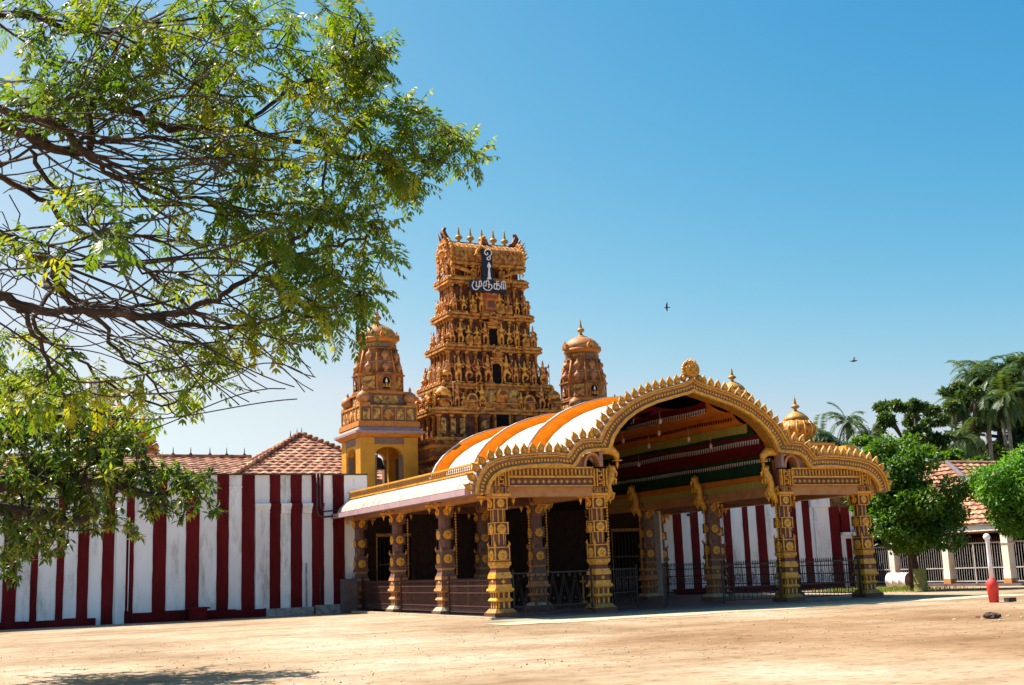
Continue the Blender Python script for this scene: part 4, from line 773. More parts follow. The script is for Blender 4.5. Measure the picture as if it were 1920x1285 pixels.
for kk in range(4):
    for mm in ('statue', 'statue2'): FIG.append((figure(kk, mm), kk))
fproto = {}
def put_figure(parent, x, y, z, s, rz, k_):
    key = k_ % len(FIG)
    if key not in fproto: o = FIG[key][0].build('statue', parent); fproto[key] = o
    else: o = dup(fproto[key], parent)
    o.location = (x, y, z); o.rotation_euler = (0, 0, rz); o.scale = (s * 1.12, s * 1.12, s)
    return o

# ================================================================== great gate tower
GX, GYc = 25.12, 55.3
gop = thing('temple_tower', 'tall tapering gopuram gate tower crowded with golden painted statues behind the hall', 'tower', (GX, GYc, 0))
def prof(z):      # half width and half depth at height z
    pts = [(0, 3.75, 2.15), (7.6, 3.62, 2.05), (9.2, 3.5, 1.9), (10.5, 3.05, 1.55), (12.5, 2.66, 1.25), (14.2, 2.38, 1.05), (16.05, 2.22, .88), (17, 2.1, .8), (20, 2, .7)]
    for (a, wa, da), (b_, wb, db) in zip(pts, pts[1:]):
        if a <= z <= b_: f = (z - a) / (b_ - a); return wa + (wb - wa) * f, da + (db - da) * f
def cornice(mb, z, w_, d_, h=.28, out=.2, trim='goptrim'):
    # stepped cornice with projecting centre and corner bays, rows of small arch motifs
    for x0, x1, o_ in ((-w_, -w_ * .62, out), (-w_ * .62, -w_ * .25, out * .45), (-w_ * .25, w_ * .25, out * 1.15), (w_ * .25, w_ * .62, out * .45), (w_ * .62, w_, out)):
        e = out if abs(x0) > w_ * .9 or abs(x1) > w_ * .9 else 0
        X0 = x0 - (out if x0 < -w_ * .9 else 0); X1 = x1 + (out if x1 > w_ * .9 else 0)
        dd = d_ + o_
        mb.box(X0 + .012, X1 - .012, -dd, dd, z, z + h * .35, trim); mb.box(X0 + .04, X1 - .04, -dd + .05, dd - .05, z + h * .35, z + h * .6, 'gop'); mb.box(X0 - .02, X1 - .03, -dd - .05, dd + .05, z + h * .6, z + h, trim)
    n = int(w_ * 2 / .42)
    for i in range(n + 1):
        x = -w_ + i * 2 * w_ / n; mb.ball((x, -d_ - out * .8, z + h), .085, 6, 'statue', 1.2, .6)
    n = int(d_ * 2 / .42)
    for i in range(n + 1):
        y = -d_ + i * 2 * d_ / max(n, 1); mb.ball((-w_ - out * .9, y, z + h), .085, 6, 'statue', 1.2); mb.ball((w_ + out * .9, y, z + h), .085, 6, 'statue', 1.2)
def kuta(mb, x, y, z, s=1.0, ax=None):        # miniature shrine with ribbed dome
    mb.fr(z, z + .28 * s, .2 * s, .2 * s, c=(x, y), m='gop'); mb.fr(z + .28 * s, z + .34 * s, .28 * s, .26 * s, c=(x, y), m='goptrim'); mb.fr(z + .34 * s, z + .46 * s, .17 * s, .17 * s, c=(x, y), m='gopdark')
    mb.lathe([(.2 * s, 0), (.27 * s, .06 * s), (.27 * s, .16 * s), (.2 * s, .28 * s), (.08 * s, .36 * s), (.05 * s, .4 * s), (.06 * s, .44 * s), (.005, .56 * s)], 12, (x, y, z + .46 * s), 'statue', lobes=12, lob=.05)
def sala(mb, x, y, z, s=1.0):                 # small barrel-roofed shrine facing front
    mb.fr(z, z + .3 * s, .3 * s, .3 * s, .16 * s, .16 * s, (x, y), 'gop'); mb.fr(z + .3 * s, z + .36 * s, .38 * s, .36 * s, .22 * s, .2 * s, (x, y), 'goptrim')
    arc = [(x + .3 * s * math.cos(a), z + .36 * s + .34 * s * math.sin(a)) for a in np.linspace(-.25, math.pi + .25, 14)]; mb.prism(arc, y - .2 * s, y + .2 * s, 'statue'); arc2 = [(x + .2 * s * math.cos(a), z + .38 * s + .22 * s * math.sin(a)) for a in np.linspace(0, math.pi, 10)]; mb.prism(arc2, y - .23 * s, y - .201 * s, 'gopdark')
    mb.fr(z + .68 * s, z + .86 * s, .03 * s, .005, c=(x, y), m='goptrim')
levels = [(8.05, 9.2, 1, .66, 1.15), (9.5, 10.5, 0, 1.05, 0), (10.8, 12.5, 2, .8, 1.25), (12.8, 14.2, 3, .66, 1.1), (14.5, 16.05, 4, .6, 1.2)]
base = MB('gop', 'goptrim', 'gopdark', 'dark')
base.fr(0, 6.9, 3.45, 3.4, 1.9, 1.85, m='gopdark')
for i in range(9):
    x = -3.3 + i * .825; base.fr(0, 6.4, .12, .12, .1, .1, (x, -1.98), 'gop'); base.fr(6.4, 6.6, .2, .24, .16, .2, (x, -1.98), 'goptrim')
for i in range(6):
    y = -1.8 + i * .72; base.fr(0, 6.4, .1, .1, .1, .1, (-3.5, y), 'gop'); base.fr(6.4, 6.6, .16, .2, .2, .22, (-3.5, y), 'goptrim')
base.box(-3.7, 3.7, -2.15, 2.15, 6.9, 7.08, 'gop'); base.box(-3.85, 3.85, -2.3, 2.3, 7.081, 7.25, 'maroon'); base.box(-3.7, 3.7, -2.15, 2.15, 7.251, 7.45, 'goptrim'); base.box(-3.9, 3.9, -2.32, 2.32, 7.451, 7.6, 'orangetrim'); base.box(-3.6, 3.6, -2.05, 2.05, 7.601, 7.85, 'gop'); base.box(-3.72, 3.72, -2.12, 2.12, 7.851, 8.0, 'goptrim')
base.build('tower_base', gop)
rs = random.Random(11)
for n_, (z0, z1, k_, fs_, dh) in enumerate(levels):
    w0, d0 = prof(z0); w1, d1 = prof(z1); mb = MB('gop', 'goptrim', 'gopdark', 'dark', 'statue')
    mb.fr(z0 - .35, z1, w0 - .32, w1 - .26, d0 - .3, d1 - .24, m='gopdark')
    npil = 11 if n_ < 3 else 9
    for i in range(npil):
        x = (-1 + 2 * i / (npil - 1)) * (w1 - .22)
        if abs(x) < .42: continue
        mb.fr(z0, z1 - .05, .055, .055, .07, .07, (x, -d1 + .18), 'gop'); mb.fr(z1 - .16, z1 - .05, .07, .11, .09, .13, (x, -d1 + .18), 'goptrim'); mb.fr(z0, z0 + .1, .1, .07, .12, .09, (x, -d1 + .16), 'goptrim')
    for i in range(6):
        y = (-1 + 2 * i / 5) * (d1 - .2)
        for sx in (-1, 1): mb.fr(z0, z1 - .05, .06, .06, .05, .05, (sx * (w1 - .2), y), 'gop'); mb.fr(z1 - .16, z1 - .05, .08, .13, .07, .1, (sx * (w1 - .2), y), 'goptrim')
    cornice(mb, z1 - .02, w1 - .12, d1 - .12)
    if n_ == 1:
        for x in (-w0 + .35, w0 - .35): kuta(mb, x, -d0 + .1, z0 - .02, 1.25)
        for x in (-1.55, 1.6): sala(mb, x, -d0 + .1, z0 - .02, 1.05)
        mb.box(-1.1, 1.1, -d0 - .1, -d0 + .4, 9.2, 9.42, 'goptrim'); mb.box(-1.0, 1.0, -d0 - .02, -d0 + .4, 9.421, 9.7, 'gop'); mb.box(-1.08, 1.08, -d0 - .08, -d0 + .4, 9.701, 9.78, 'goptrim'); mb.box(-.98, .98, -d0 + .02, -d0 + .4, 9.781, 10.45, 'relief')
        sala(mb, 0.05, -d0 - .02, 9.8, .95)
        for y in (-d0 + .5, 0, d0 - .5): kuta(mb, -w0 + .2, y, z0 - .02, 1.0)
    elif n_ == 0:
        for i in range(6):
            x = (-3.1 + i * .5) if i < 3 else (2.1 + (i - 3) * .5); mb.box(x - .12, x + .12, -d0 + .12, -d0 + .2, z0 + .15, z1 - .25, 'relief')
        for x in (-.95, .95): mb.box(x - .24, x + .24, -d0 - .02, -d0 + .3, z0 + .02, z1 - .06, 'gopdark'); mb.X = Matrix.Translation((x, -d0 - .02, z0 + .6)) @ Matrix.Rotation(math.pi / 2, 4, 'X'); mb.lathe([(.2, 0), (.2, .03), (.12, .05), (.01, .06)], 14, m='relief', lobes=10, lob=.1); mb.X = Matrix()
    else:
        for x in (-w0 + .28, w0 - .28): kuta(mb, x, -d0 + .2, z0 - .02, .95 - .08 * n_)
        for y in (-d0 + .5, d0 - .3): kuta(mb, -w0 + .18, y, z0 - .02, .9 - .08 * n_); kuta(mb, w0 - .18, y, z0 - .02, .9 - .08 * n_)
        zt = z0 + dh * .78
        mb.box(-.34, .34, -d0 - .12, -d0 + .3, zt + .02, zt + .12, 'goptrim'); mb.box(-.28, .28, -d0 - .06, -d0 + .3, zt + .121, zt + .26, 'orangetrim'); mb.box(-.36, .36, -d0 - .12, -d0 + .3, zt + .261, zt + .33, 'goptrim')
        if n_ < 4: sala(mb, 0.02, -d0 - .03, zt + .33, .72)
    mb.build('tower_tier', gop)
    # openings
    if n_ != 1:
        o_ = MB('dark', 'goptrim', 'niche', 'maroon'); hw = .36 if n_ == 0 else .25; top = z0 + (1.1 if n_ == 0 else dh * .78)
        if n_ == 4:
            o_.box(-.50, .50, -d0 - .05, -d0 + .4, z0, 15.55, 'orangetrim'); o_.box(-.40, .40, -d0 - .08, -d0 - .051, z0 + .1, 15.45, 'niche'); o_.box(-.3, .3, -d0 - .10, -d0 - .081, z0 + .2, 15.3, 'orangetrim'); o_.box(-.2, .2, -d0 - .12, -d0 - .101, z0 + .3, 15.15, 'maroon')
        else:
            o_.box(-hw, hw, -d0 + .02, -d0 + .5, z0, top, 'dark'); o_.box(-hw - .07, -hw - .001, -d0 - .06, -d0 + .4, z0, top + .06, 'goptrim'); o_.box(hw + .001, hw + .07, -d0 - .06, -d0 + .4, z0, top + .06, 'goptrim')
        o_.build('tower_opening', gop)
    # figures
    if n_ == 1: spec = [(-2.35, 1.15, 1), (-1.0, 1.1, 4), (-2.0, .7, 6), (2.3, 1.15, 3), (1.15, .8, 0), (2.75, .8, 5), (-2.75, .8, 2)]
    elif n_ == 0: spec = []
    else:
        nf = {2: 11, 3: 11, 4: 9}[n_]; spec = []
        for i in range(nf):
            x = (-1 + 2 * (i + .5) / nf) * (w0 - .12)
            if abs(x) < .36: continue
            big = abs(x) < .8; spec.append((x, (1.35 if big else rs.uniform(1.0, 1.25)) * (.98 if n_ == 2 else .82 if n_ == 3 else .78) / 1.0, rs.randrange(8)))
    for x, s_, kq in spec: put_figure(gop, x, -d0 - .02 + rs.uniform(-.03, .03), z0 + .0 if n_ != 1 else z0 - .02, s_, rs.uniform(-.25, .25), kq)
    if n_ in (2, 3, 4):
        for i in range(4 if n_ == 2 else 3):
            y = -d0 + .35 + i * (2 * d0 - .5) / (4 if n_ == 2 else 3)
            put_figure(gop, -w0 + .02, y, z0, (.95 if n_ == 2 else .8), -math.pi / 2 + rs.uniform(-.3, .3), rs.randrange(8))
            if i < 2: put_figure(gop, w0 - .02, y, z0, (.95 if n_ == 2 else .8), math.pi / 2 + rs.uniform(-.3, .3), rs.randrange(8))
    if n_ == 1:
        for i in range(4): put_figure(gop, -w0 - .05, -d0 + .2 + i * .8, z0 - .02, .8, -math.pi / 2, rs.randrange(8))
        for i in range(2): put_figure(gop, w0 + .05, -d0 + .2 + i * .8, z0 - .02, .8, math.pi / 2, rs.randrange(8))
# neck with figures and barrel roof
w_, d_ = prof(16.2); nk = MB('gopdark', 'goptrim', 'gop'); nk.box(-w_ + .35, w_ - .35, -d_ + .3, d_ - .3, 16.2, 17.15, 'gopdark'); nk.box(-w_ - .0, w_ + .0, -d_ - .02, d_ + .02, 16.3, 16.42, 'goptrim')
for sx in (-1, 1): nk.tube([(sx * (w_ - .1), -d_ - .05, 16.95), (sx * 1.3, -d_ - .12, 16.72), (sx * .65, -d_ - .1, 16.45)], [.1, .12, .05], 6, 'goptrim')
nk.build('tower_neck', gop)
for i, x in enumerate((-1.95, -1.25, -.85, -.5, .75, 1.2, 1.9)): put_figure(gop, x, -d_ + .0, 16.42, .78, 0, (0, 3, 6, 1, 7, 2, 4)[i])
for i in range(3): put_figure(gop, -w_ + .05, -.5 + i * .5, 16.4, .7, -math.pi / 2, i * 3 + 1)
rf = MB('gop', 'goptrim', 'statue', 'relief')
RD = .98; arc = [(y, z) for y, z in [(-RD * .9, 17.1), (-RD, 17.3), (-RD * .98, 17.6), (-RD * .85, 17.95), (-RD * .6, 18.2), (-RD * .3, 18.33), (0, 18.38)]]; arc = arc + [(-y, z) for y, z in reversed(arc[:-1])]
V = [(-1.95, y, z) for y, z in arc] + [(1.95, y, z) for y, z in arc]; n = len(arc); rf.add(V, [(i, i + 1, n + i + 1, n + i) for i in range(n - 1)] + [tuple(range(n)), tuple(reversed(range(n, 2 * n)))], 'goptrim')
rf.box(-2.1, 2.1, -RD - .1, RD + .1, 17.0, 17.12, 'goptrim'); rf.box(-2.0, 2.0, -.12, .12, 18.34, 18.45, 'goptrim')
for i in range(16): x = -1.85 + i * .247; rf.tube([(x, y * 1.01, z) for y, z in arc[:7]], .022, 4, 'gop')
for z in (17.35, 17.9): rf.box(-1.96, 1.96, -RD - .03 if z < 17.5 else -RD * .89, -RD + .05, z, z + .05, 'goptrim')
sala(rf, -.45, -RD - .0, 17.15, 1.15)
rf.build('barrel_roof', gop)
for sx in (-1, 1):
    hn = MB('gop', 'goptrim', 'gopdark', 'statue')
    ring = [(.98 * math.cos(a), 17.66 + .84 * math.sin(a)) for a in np.linspace(-.75, math.pi + .75, 20)]
    V = [(sx * 1.93, y, z) for y, z in ring] + [(sx * 2.15, y, z) for y, z in ring]; n = len(ring)
    hn.add(V, [(i, (i + 1) % n, n + (i + 1) % n, n + i) for i in range(n)] + [tuple(range(n)), tuple(reversed(range(n, 2 * n)))], 'gop')
    for y, z in ring[::1]: hn.ball((sx * 2.05, y, z), .10, 6, 'statue', 1.2)
    for y, z in [(.6 * math.cos(a), 17.7 + .5 * math.sin(a)) for a in np.linspace(0, 2 * math.pi, 10, endpoint=False)]: hn.ball((sx * 2.17, y, z), .1, 6, 'goptrim')
    hn.ball((sx * 2.2, 0, 17.7), .25, 8, 'statue')
    hn.tube([(sx * 1.75, 0, 18.38), (sx * 1.98, 0, 18.62), (sx * 2.1, 0, 18.9), (sx * 2.02, 0, 19.12), (sx * 1.92, 0, 19.14)], [.16, .2, .17, .1, .04], 8, 'gopdark')
    for k_ in range(5): hn.tube([(sx * 2.1, -.9 + k_ * .08, 17.5 + k_ * .2), (sx * 2.32, -1.02 + k_ * .1, 17.68 + k_ * .22)], [.07, .015], 5, 'goptrim')
    hn.tube([(sx * 2.1, -.3, 18.5), (sx * 2.25, -.3, 18.85)], [.08, .02], 6, 'gop'); hn.tube([(sx * 2.1, .3, 18.5), (sx * 2.25, .3, 18.85)], [.08, .02], 6, 'gop')
    hn.build('horned_gable', gop)
KAL = [(.05, 0), (.1, .03), (.07, .08), (.06, .12), (.19, .2), (.21, .27), (.15, .35), (.07, .40), (.09, .44), (.06, .5), (.07, .54), (.045, .62), (.05, .66), (.02, .8), (.004, .95)]
fn = MB('gold_dark'); fn.lathe(KAL, 12); f0 = None
for i in range(5):
    if f0 is None: f0 = fn.build('finial', gop, (-1.22, 0, 18.44))
    else: dup(f0, gop, (-1.22 + i * .66, 0, 18.44))
mb = MB('gop', 'goptrim'); mb.fr(18.36, 18.68, .22, .14, .2, .12, (.1, -.2)); mb.ball((.1, -.25, 18.72), .13, 8, 'goptrim'); mb.build('lion_crest', gop)
mb = MB('iron'); mb.tube([(-2.75, -1.0, 14.6), (-2.76, -1.0, 16.9)], .012, 4); mb.build('lightning_rod', gop); 

# ---- black sign with white letters on the tower
SX = GX; SYp = GYc - 1.32
def sg(px, py):       # enlarged photo pixel -> metres on the sign plane
    p = at_Y(860 + px / 9.179, 440 + py / 9.179, SYp); return (p.x - SX, p.z - 16)
sign = thing('sign', 'black T-shaped sign with white Tamil letters and a white spear high on the gate tower', 'sign', (SX, SYp, 16))
mb = MB('board'); a, b_ = sg(398, 245), sg(590, 772); c, d = sg(188, 772), sg(820, 1022)
mb.box(a[0], b_[0], 0, .06, c[1] - .01, a[1]); mb.box(c[0], d[0], 0, .06, d[1], c[1] - .011)
mb.box(a[0] + .1, a[0] + .16, .06, .5, c[1] + .2, c[1] + .3); mb.box(c[0] + .1, c[0] + .16, .06, .5, d[1] + .2, d[1] + .3); mb.box(d[0] - .16, d[0] - .1, .06, .5, d[1] + .2, d[1] + .3); mb.build('board', sign)
def stroke(lines, wd=.03, nm='letter'):
    mb = MB('letter')
    for ln_ in lines:
        pts = [sg(*p) for p in ln_]; P3 = [(x, -.02, z) for x, z in pts]
        # smooth by Catmull-Rom
        Q = []
        for i in range(len(P3) - 1):
            p0, p1, p2, p3 = [Vector(P3[max(0, min(len(P3) - 1, i + j))]) for j in (-1, 0, 1, 2)]
            for s_ in range(4): u = s_ / 4; Q.append(.5 * ((2 * p1) + (-p0 + p2) * u + (2 * p0 - 5 * p1 + 4 * p2 - p3) * u * u + (-p0 + 3 * p1 - 3 * p2 + p3) * u ** 3))
        Q.append(Vector(P3[-1])); mb.tube(Q, wd, 6)
    return mb.build(nm, sign)
stroke([[(455, 335), (442, 310), (462, 272), (505, 258), (548, 275), (562, 315), (552, 350), (522, 378), (492, 398), (488, 425), (515, 435), (540, 415), (535, 385), (515, 375)], [(455, 335), (475, 352), (495, 335), (488, 312)]], .032)
stroke([[(300, 800), (300, 900)], [(262, 800), (238, 840), (232, 890), (258, 935), (300, 948), (338, 925), (350, 880), (350, 800)], [(350, 800), (375, 800), (390, 840), (382, 885), (350, 900), (300, 898)]], .032)
stroke([[(450, 800), (428, 840), (420, 890), (445, 940), (500, 962), (550, 945), (572, 900), (548, 860), (500, 868)], [(470, 805), (470, 885)], [(470, 805), (515, 805), (515, 925)], [(470, 885), (440, 885)]], .031)
stroke([[(600, 850), (700, 850)], [(650, 810), (650, 940)], [(650, 850), (615, 860), (602, 900), (620, 935), (650, 940), (685, 945), (708, 915), (700, 880), (650, 872)], [(640, 810), (690, 812)]], .031)
stroke([[(735, 945), (735, 825), (795, 825), (795, 945)], [(765, 830), (765, 945)]], .03)
mb = MB('letter'); pts = [sg(*p) for p in [(515, 472), (530, 505), (553, 545), (545, 570), (522, 582), (500, 572), (484, 545), (500, 505)]]; mb.prism(pts, -.05, -.001)
pts = [sg(*p) for p in [(508, 582), (530, 582), (545, 740), (560, 772), (478, 772), (500, 740)]]; mb.prism(pts, -.05, -.001); mb.build('spear_emblem', sign)

# ================================================================== the two corner shrine towers
def shrine_tower(label, cx, cy, open_body):
    t = thing('corner_tower', label, 'tower', (cx, cy, 0))
    W = 1.45
    b_ = MB('yellow', 'brown', 'orangetrim', 'lav')
    if open_body:
        zf = 5.2; b_.box(-W, W, -W, W, 0, zf, 'brown')
        # four corner piers and arched openings
        for sx in (-1, 1):
            for sy in (-1, 1): b_.box(*sorted((sx * W, sx * (W - .72))), *sorted((sy * W, sy * (W - .72))), zf, 7.95, 'yellow')
        for a_ in range(4):
            b_.X = Matrix.Rotation(a_ * math.pi / 2, 4, 'Z')
            arc = [(-.729, 7.95), (-.729, 6.95)] + [(-.70 + .30 * (1 - math.cos(a)) , 7.10 + .40 * math.sin(a)) for a in np.linspace(0, 1.3, 6)] + [(-.2, 7.58), (.2, 7.58)] + [(.70 - .30 * (1 - math.cos(a)), 7.10 + .40 * math.sin(a)) for a in np.linspace(1.3, 0, 6)] + [(.729, 6.95), (.729, 7.95)]
            b_.prism(arc, -W + .03, -W + .35, 'yellow'); b_.box(-.75, .75, -W - .01, -W + .029, 7.70, 8.02, 'brown')
            for sx in (-1, 1): b_.box(*sorted((sx * .728, sx * .62)), -W + .06, -W + .38, zf, 7.2, 'brown')
        b_.X = Matrix(); b_.box(-W, W, -W, W, 7.951, 8.02, 'yellow')
    else: b_.box(-W, W, -W, W, 0, 8.02, 'yellow')
    b_.build('tower_body', t)
    c = MB('orangetrim', 'lav', 'goptrim'); c.fr(8.03, 8.2, W + .05, W + .25, m='orangetrim'); c.fr(8.2, 8.32, W + .3, W + .3, m='lav'); c.fr(8.32, 8.55, W + .22, W + .05, m='lav'); c.fr(8.55, 8.8, W + .12, W + .1, m='orangetrim'); c.build('cornice', t)
    p = MB('brown', 'orangetrim', 'relief', 'goptrim'); q = W - .02; p.fr(8.8, 9.5, q - .04, q - .04, m='brown'); p.fr(9.5, 9.58, q + .04, q + .04, m='goptrim')
    for a_ in range(4):
        p.X = Matrix.Rotation(a_ * math.pi / 2, 4, 'Z')
        for x in (-q, -.85, -.35, .35, .85, q): p.box(x - .035, x + .035, -q - .02, -q + .039, 8.8, 9.5, 'orangetrim')
        for x in (-.6, .6, -1.12, 1.12): p.box(x - .17, x + .17, -q + .0, -q + .038, 8.88, 9.42, 'relief')
        p.X = p.X @ Matrix.Translation((0, -q + .02, 9.14)) @ Matrix.Rotation(math.pi / 2, 4, 'X'); p.lathe([(.27, 0), (.27, .03), (.15, .05), (.01, .06)], 16, m='goptrim', lobes=12, lob=.08)
    p.X = Matrix(); p.build('parapet', t)
    mbx = MB('terra', 'relief', 'orangetrim'); mbx.fr(9.58, 10.2, 1.08, 1.05, m='brown'); mbx.fr(10.2, 10.3, 1.18, 1.18, m='orangetrim')
    for a_ in range(4): mbx.X = Matrix.Rotation(a_ * math.pi / 2, 4, 'Z'); mbx.box(-.62, .62, -1.11, -1.081, 9.72, 10.1, 'relief')
    mbx.X = Matrix(); mbx.build('storey', t)
    pot = MB('pinktile', 'orangetrim'); pot.fr(0, .12, .26, .26, m='orangetrim'); pot.lathe([(.2, .12), (.22, .2), (.3, .3), (.31, .42), (.24, .58), (.1, .68), (.05, .72), (.07, .78), (.01, .95)], 16, m='pinktile', lobes=16, lob=.05)
    p0 = pot.build('corner_pot', t, (-1.2, -1.2, 9.58))
    for sx, sy in ((1, -1), (-1, 1), (1, 1)): dup(p0, t, (sx * 1.2, sy * 1.2, 9.58))
    oc = MB('terra', 'goptrim', 'relief', 'dark', 'orangetrim'); ro = math.pi / 8
    oc.lathe([(1.3, 10.3), (1.3, 10.36), (1.2, 10.4), (1.2, 11.12), (1.32, 11.18), (1.32, 11.24)], 8, m='terra', rot=ro, smooth=False)
    for a_ in range(8):
        oc.X = Matrix.Rotation(a_ * math.pi / 4, 4, 'Z')
        if a_ % 2: oc.box(-.36, .36, -1.15, -1.11, 10.46, 11.06, 'relief')
        else:
            arc = [(.24 * math.cos(a), 10.82 + .22 * math.sin(a)) for a in np.linspace(0, math.pi, 9)] + [(-.24, 10.46), (.24, 10.46)]; oc.prism(arc, -1.16, -1.11, 'orangetrim'); arc = [(x * .8, z - .02) for x, z in arc]; oc.prism(arc, -1.175, -1.161, 'dark'); oc.fr(10.5, 10.75, .05, .03, .02, .02, (0, -1.2), 'goptrim'); oc.fr(10.75, 10.95, .06, .005, .02, .01, (0, -1.2), 'letter')
            for dx in (-.13, .13): oc.fr(10.5, 10.68, .05, .03, .02, .02, (dx, -1.2), 'relief')
        for dx in (-.46, .46): oc.fr(10.38, 11.14, .03, .03, .02, .02, (dx, -1.12), 'orangetrim')
    oc.X = Matrix(); oc.build('octagon_storey', t)
    tp = MB('terra', 'orangetrim', 'lav', 'pinktile'); tp.lathe([(1.18, 11.24), (.88, 12.42), (1.0, 12.46), (1.0, 12.53)], 8, m='terra', rot=ro, smooth=False)
    tp.lathe([(1.09, 11.78), (1.09, 11.83)], 8, m='lav', rot=ro, smooth=False)
    for a_ in range(8):
        an = a_ * math.pi / 4 + ro; tp.tube([(1.2 * math.cos(an), 1.2 * math.sin(an), 11.24), (.92 * math.cos(an), .92 * math.sin(an), 12.45)], .06, 5, 'orangetrim')
        an = a_ * math.pi / 4
        for z, r_ in ((11.26, 1.1), (11.86, .98)):
            tp.lathe([(.08, 0), (.12, .04), (.07, .12), (.16, .2), (.175, .3), (.12, .41), (.04, .46), (.01, .58)], 10, (r_ * math.cos(an), r_ * math.sin(an), z), 'pinktile', lobes=10, lob=.06)
    tp.build('tapered_storey', t)
    dr = MB('terra', 'relief', 'yellow', 'orangetrim'); dr.lathe([(.9, 12.53), (.9, 12.8)], 8, m='terra', rot=ro, smooth=False); dr.lathe([(.8, 12.8), (.98, 12.9), (1.0, 13.05), (.86, 13.12)], 16, m='orangetrim')
    for a_ in range(8):
        dr.X = Matrix.Rotation(a_ * math.pi / 4, 4, 'Z')
        if a_ % 2: dr.box(-.25, .25, -.87, -.83, 12.57, 12.76, 'relief')
        else:
            arc = [(.22 * math.cos(a), 13.12 + .26 * math.sin(a)) for a in np.linspace(-.4, math.pi + .4, 12)]; dr.prism(arc, -1.08, -.9, 'orangetrim'); arc = [(x * .65, 13.1 + (z - 13.1) * .7) for x, z in arc]; dr.prism(arc, -1.10, -1.081, 'relief'); dr.tube([(0, -1.0, 13.35), (0, -1.02, 13.55)], [.06, .01], 5, 'orangetrim')
            dr.box(-.24, .24, -.9, -.86, 12.56, 12.78, 'brown')
    dr.X = Matrix(); dr.build('drum', t)
    dm = MB('pinktile', 'goptrim'); dm.lathe([(.84, 13.05), (.9, 13.16), (.87, 13.32), (.74, 13.52), (.5, 13.68), (.3, 13.75)], 32, m='pinktile', lobes=32, lob=.03)
    dm.lathe([(.42, 13.70), (.36, 13.76), (.15, 13.86), (.07, 13.94)], 14, m='goptrim'); dm.build('dome', t)
    f_ = MB('gold_dark'); f_.lathe([(r_ * 1.0, z) for r_, z in KAL], 10, (0, 0, 13.9)); f_.build('finial', t)
    return t
shrine_tower('brown and ochre domed corner tower with open arched lower storey left of the gate tower', GX - 5.72, 55.4, True)
shrine_tower('brown domed corner tower with golden finial between the gate tower and the arched gable', GX + 5.85, 55.4, False)
# bell and people-like dark bronze hung in the open storey
bl = thing('bell', 'dark bronze bell hanging in the open storey of the left corner tower', 'bell', (GX - 5.9, 55.2, 6.6))
mb = MB('iron'); mb.lathe([(.42, 0), (.36, .06), (.27, .3), (.22, .5), (.1, .58), (.02, .6)], 14); mb.build('bell_body', bl); mb = MB('iron'); mb.tube([(0, 0, .58), (0, 0, 1.34)], .03, 6); mb.build('hanger', bl)

# golden onion domes at right
def onion(label, px, pytop, s, Y):
    P = at_Y(px, pytop, Y); t = thing('shrine_dome', label, 'dome', (P.x, Y, 0)); z0 = P.z - 2.95 * s
    b_ = MB('goptrim', 'gold'); b_.box(-1.3 * s, 1.3 * s, -1.3 * s, 1.3 * s, 0, z0 - .25 * s, 'goptrim'); b_.box(-1.5 * s, 1.5 * s, -1.5 * s, 1.5 * s, z0 - .249 * s, z0 - .1 * s, 'gold'); b_.box(-1.2 * s, 1.2 * s, -1.2 * s, 1.2 * s, z0 - .1 * s, z0, 'goptrim'); b_.build('dome_base', t)
    d_ = MB('goptrim', 'gold'); d_.lathe([(.8, 0), (.82, .25), (.78, .3), (1.0, .5), (1.1, .8), (1.05, 1.1), (.85, 1.35), (.6, 1.5)], 28, (0, 0, z0), 'relief', lobes=14, lob=.03) if False else d_.lathe([(.8 * s, 0), (.82 * s, .25 * s), (.78 * s, .3 * s), (1.0 * s, .5 * s), (1.1 * s, .8 * s), (1.05 * s, 1.05 * s), (.85 * s, 1.28 * s), (.6 * s, 1.4 * s)], 28, (0, 0, z0), 'goptrim', lobes=14, lob=.03)
    for k_ in range(14):
        an = k_ * 2 * math.pi / 14
        d_.tube([(1.0 * s * math.cos(an), 1.0 * s * math.sin(an), z0 + .45 * s), (1.14 * s * math.cos(an), 1.14 * s * math.sin(an), z0 + .85 * s), (.9 * s * math.cos(an), .9 * s * math.sin(an), z0 + 1.27 * s)], [.05 * s, .07 * s, .03 * s], 6, 'gold')
        d_.tube([(.84 * s * math.cos(an), .84 * s * math.sin(an), z0), (.84 * s * math.cos(an), .84 * s * math.sin(an), z0 + .32 * s)], .05 * s, 5, 'gold')
    d_.build('onion_dome', t)
    c = MB('gold_dark', 'gold'); c.lathe([(.68 * s, 0), (.72 * s, .05 * s), (.62 * s, .22 * s), (.4 * s, .42 * s), (.16 * s, .55 * s), (.08 * s, .6 * s)], 20, (0, 0, z0 + 1.38 * s), 'gold_dark', lobes=10, lob=.06); c.build('lotus_cap', t)
    f_ = MB('gold_dark'); f_.lathe([(r_ * 1.25 * s, z * s) for r_, z in KAL], 10, (0, 0, z0 + 1.95 * s)); f_.build('finial', t)
onion('golden onion dome mostly hidden behind the top right slope of the gable', 1371, 686, .92, 55.5)
onion('golden onion dome with lotus cap and finial right of the great arch', 1489, 740, .98, 55.5)
t = thing('parapet_wall', 'ochre parapet blocks behind the right wing crest of the hall', 'wall', (46.0, 55.5, 0))
mb = MB('goptrim', 'gold'); mb.box(-.2, 2.6, -1.2, 1.2, 0, 7.45, 'goptrim'); mb.box(-.4, 2.8, -1.4, 1.4, 7.46, 7.65, 'gold')
for x in (.2, 1.6): mb.box(x, x + .8, -1.25, -.6, 7.66, 8.0, 'gold')
mb.build('wall_body', t)

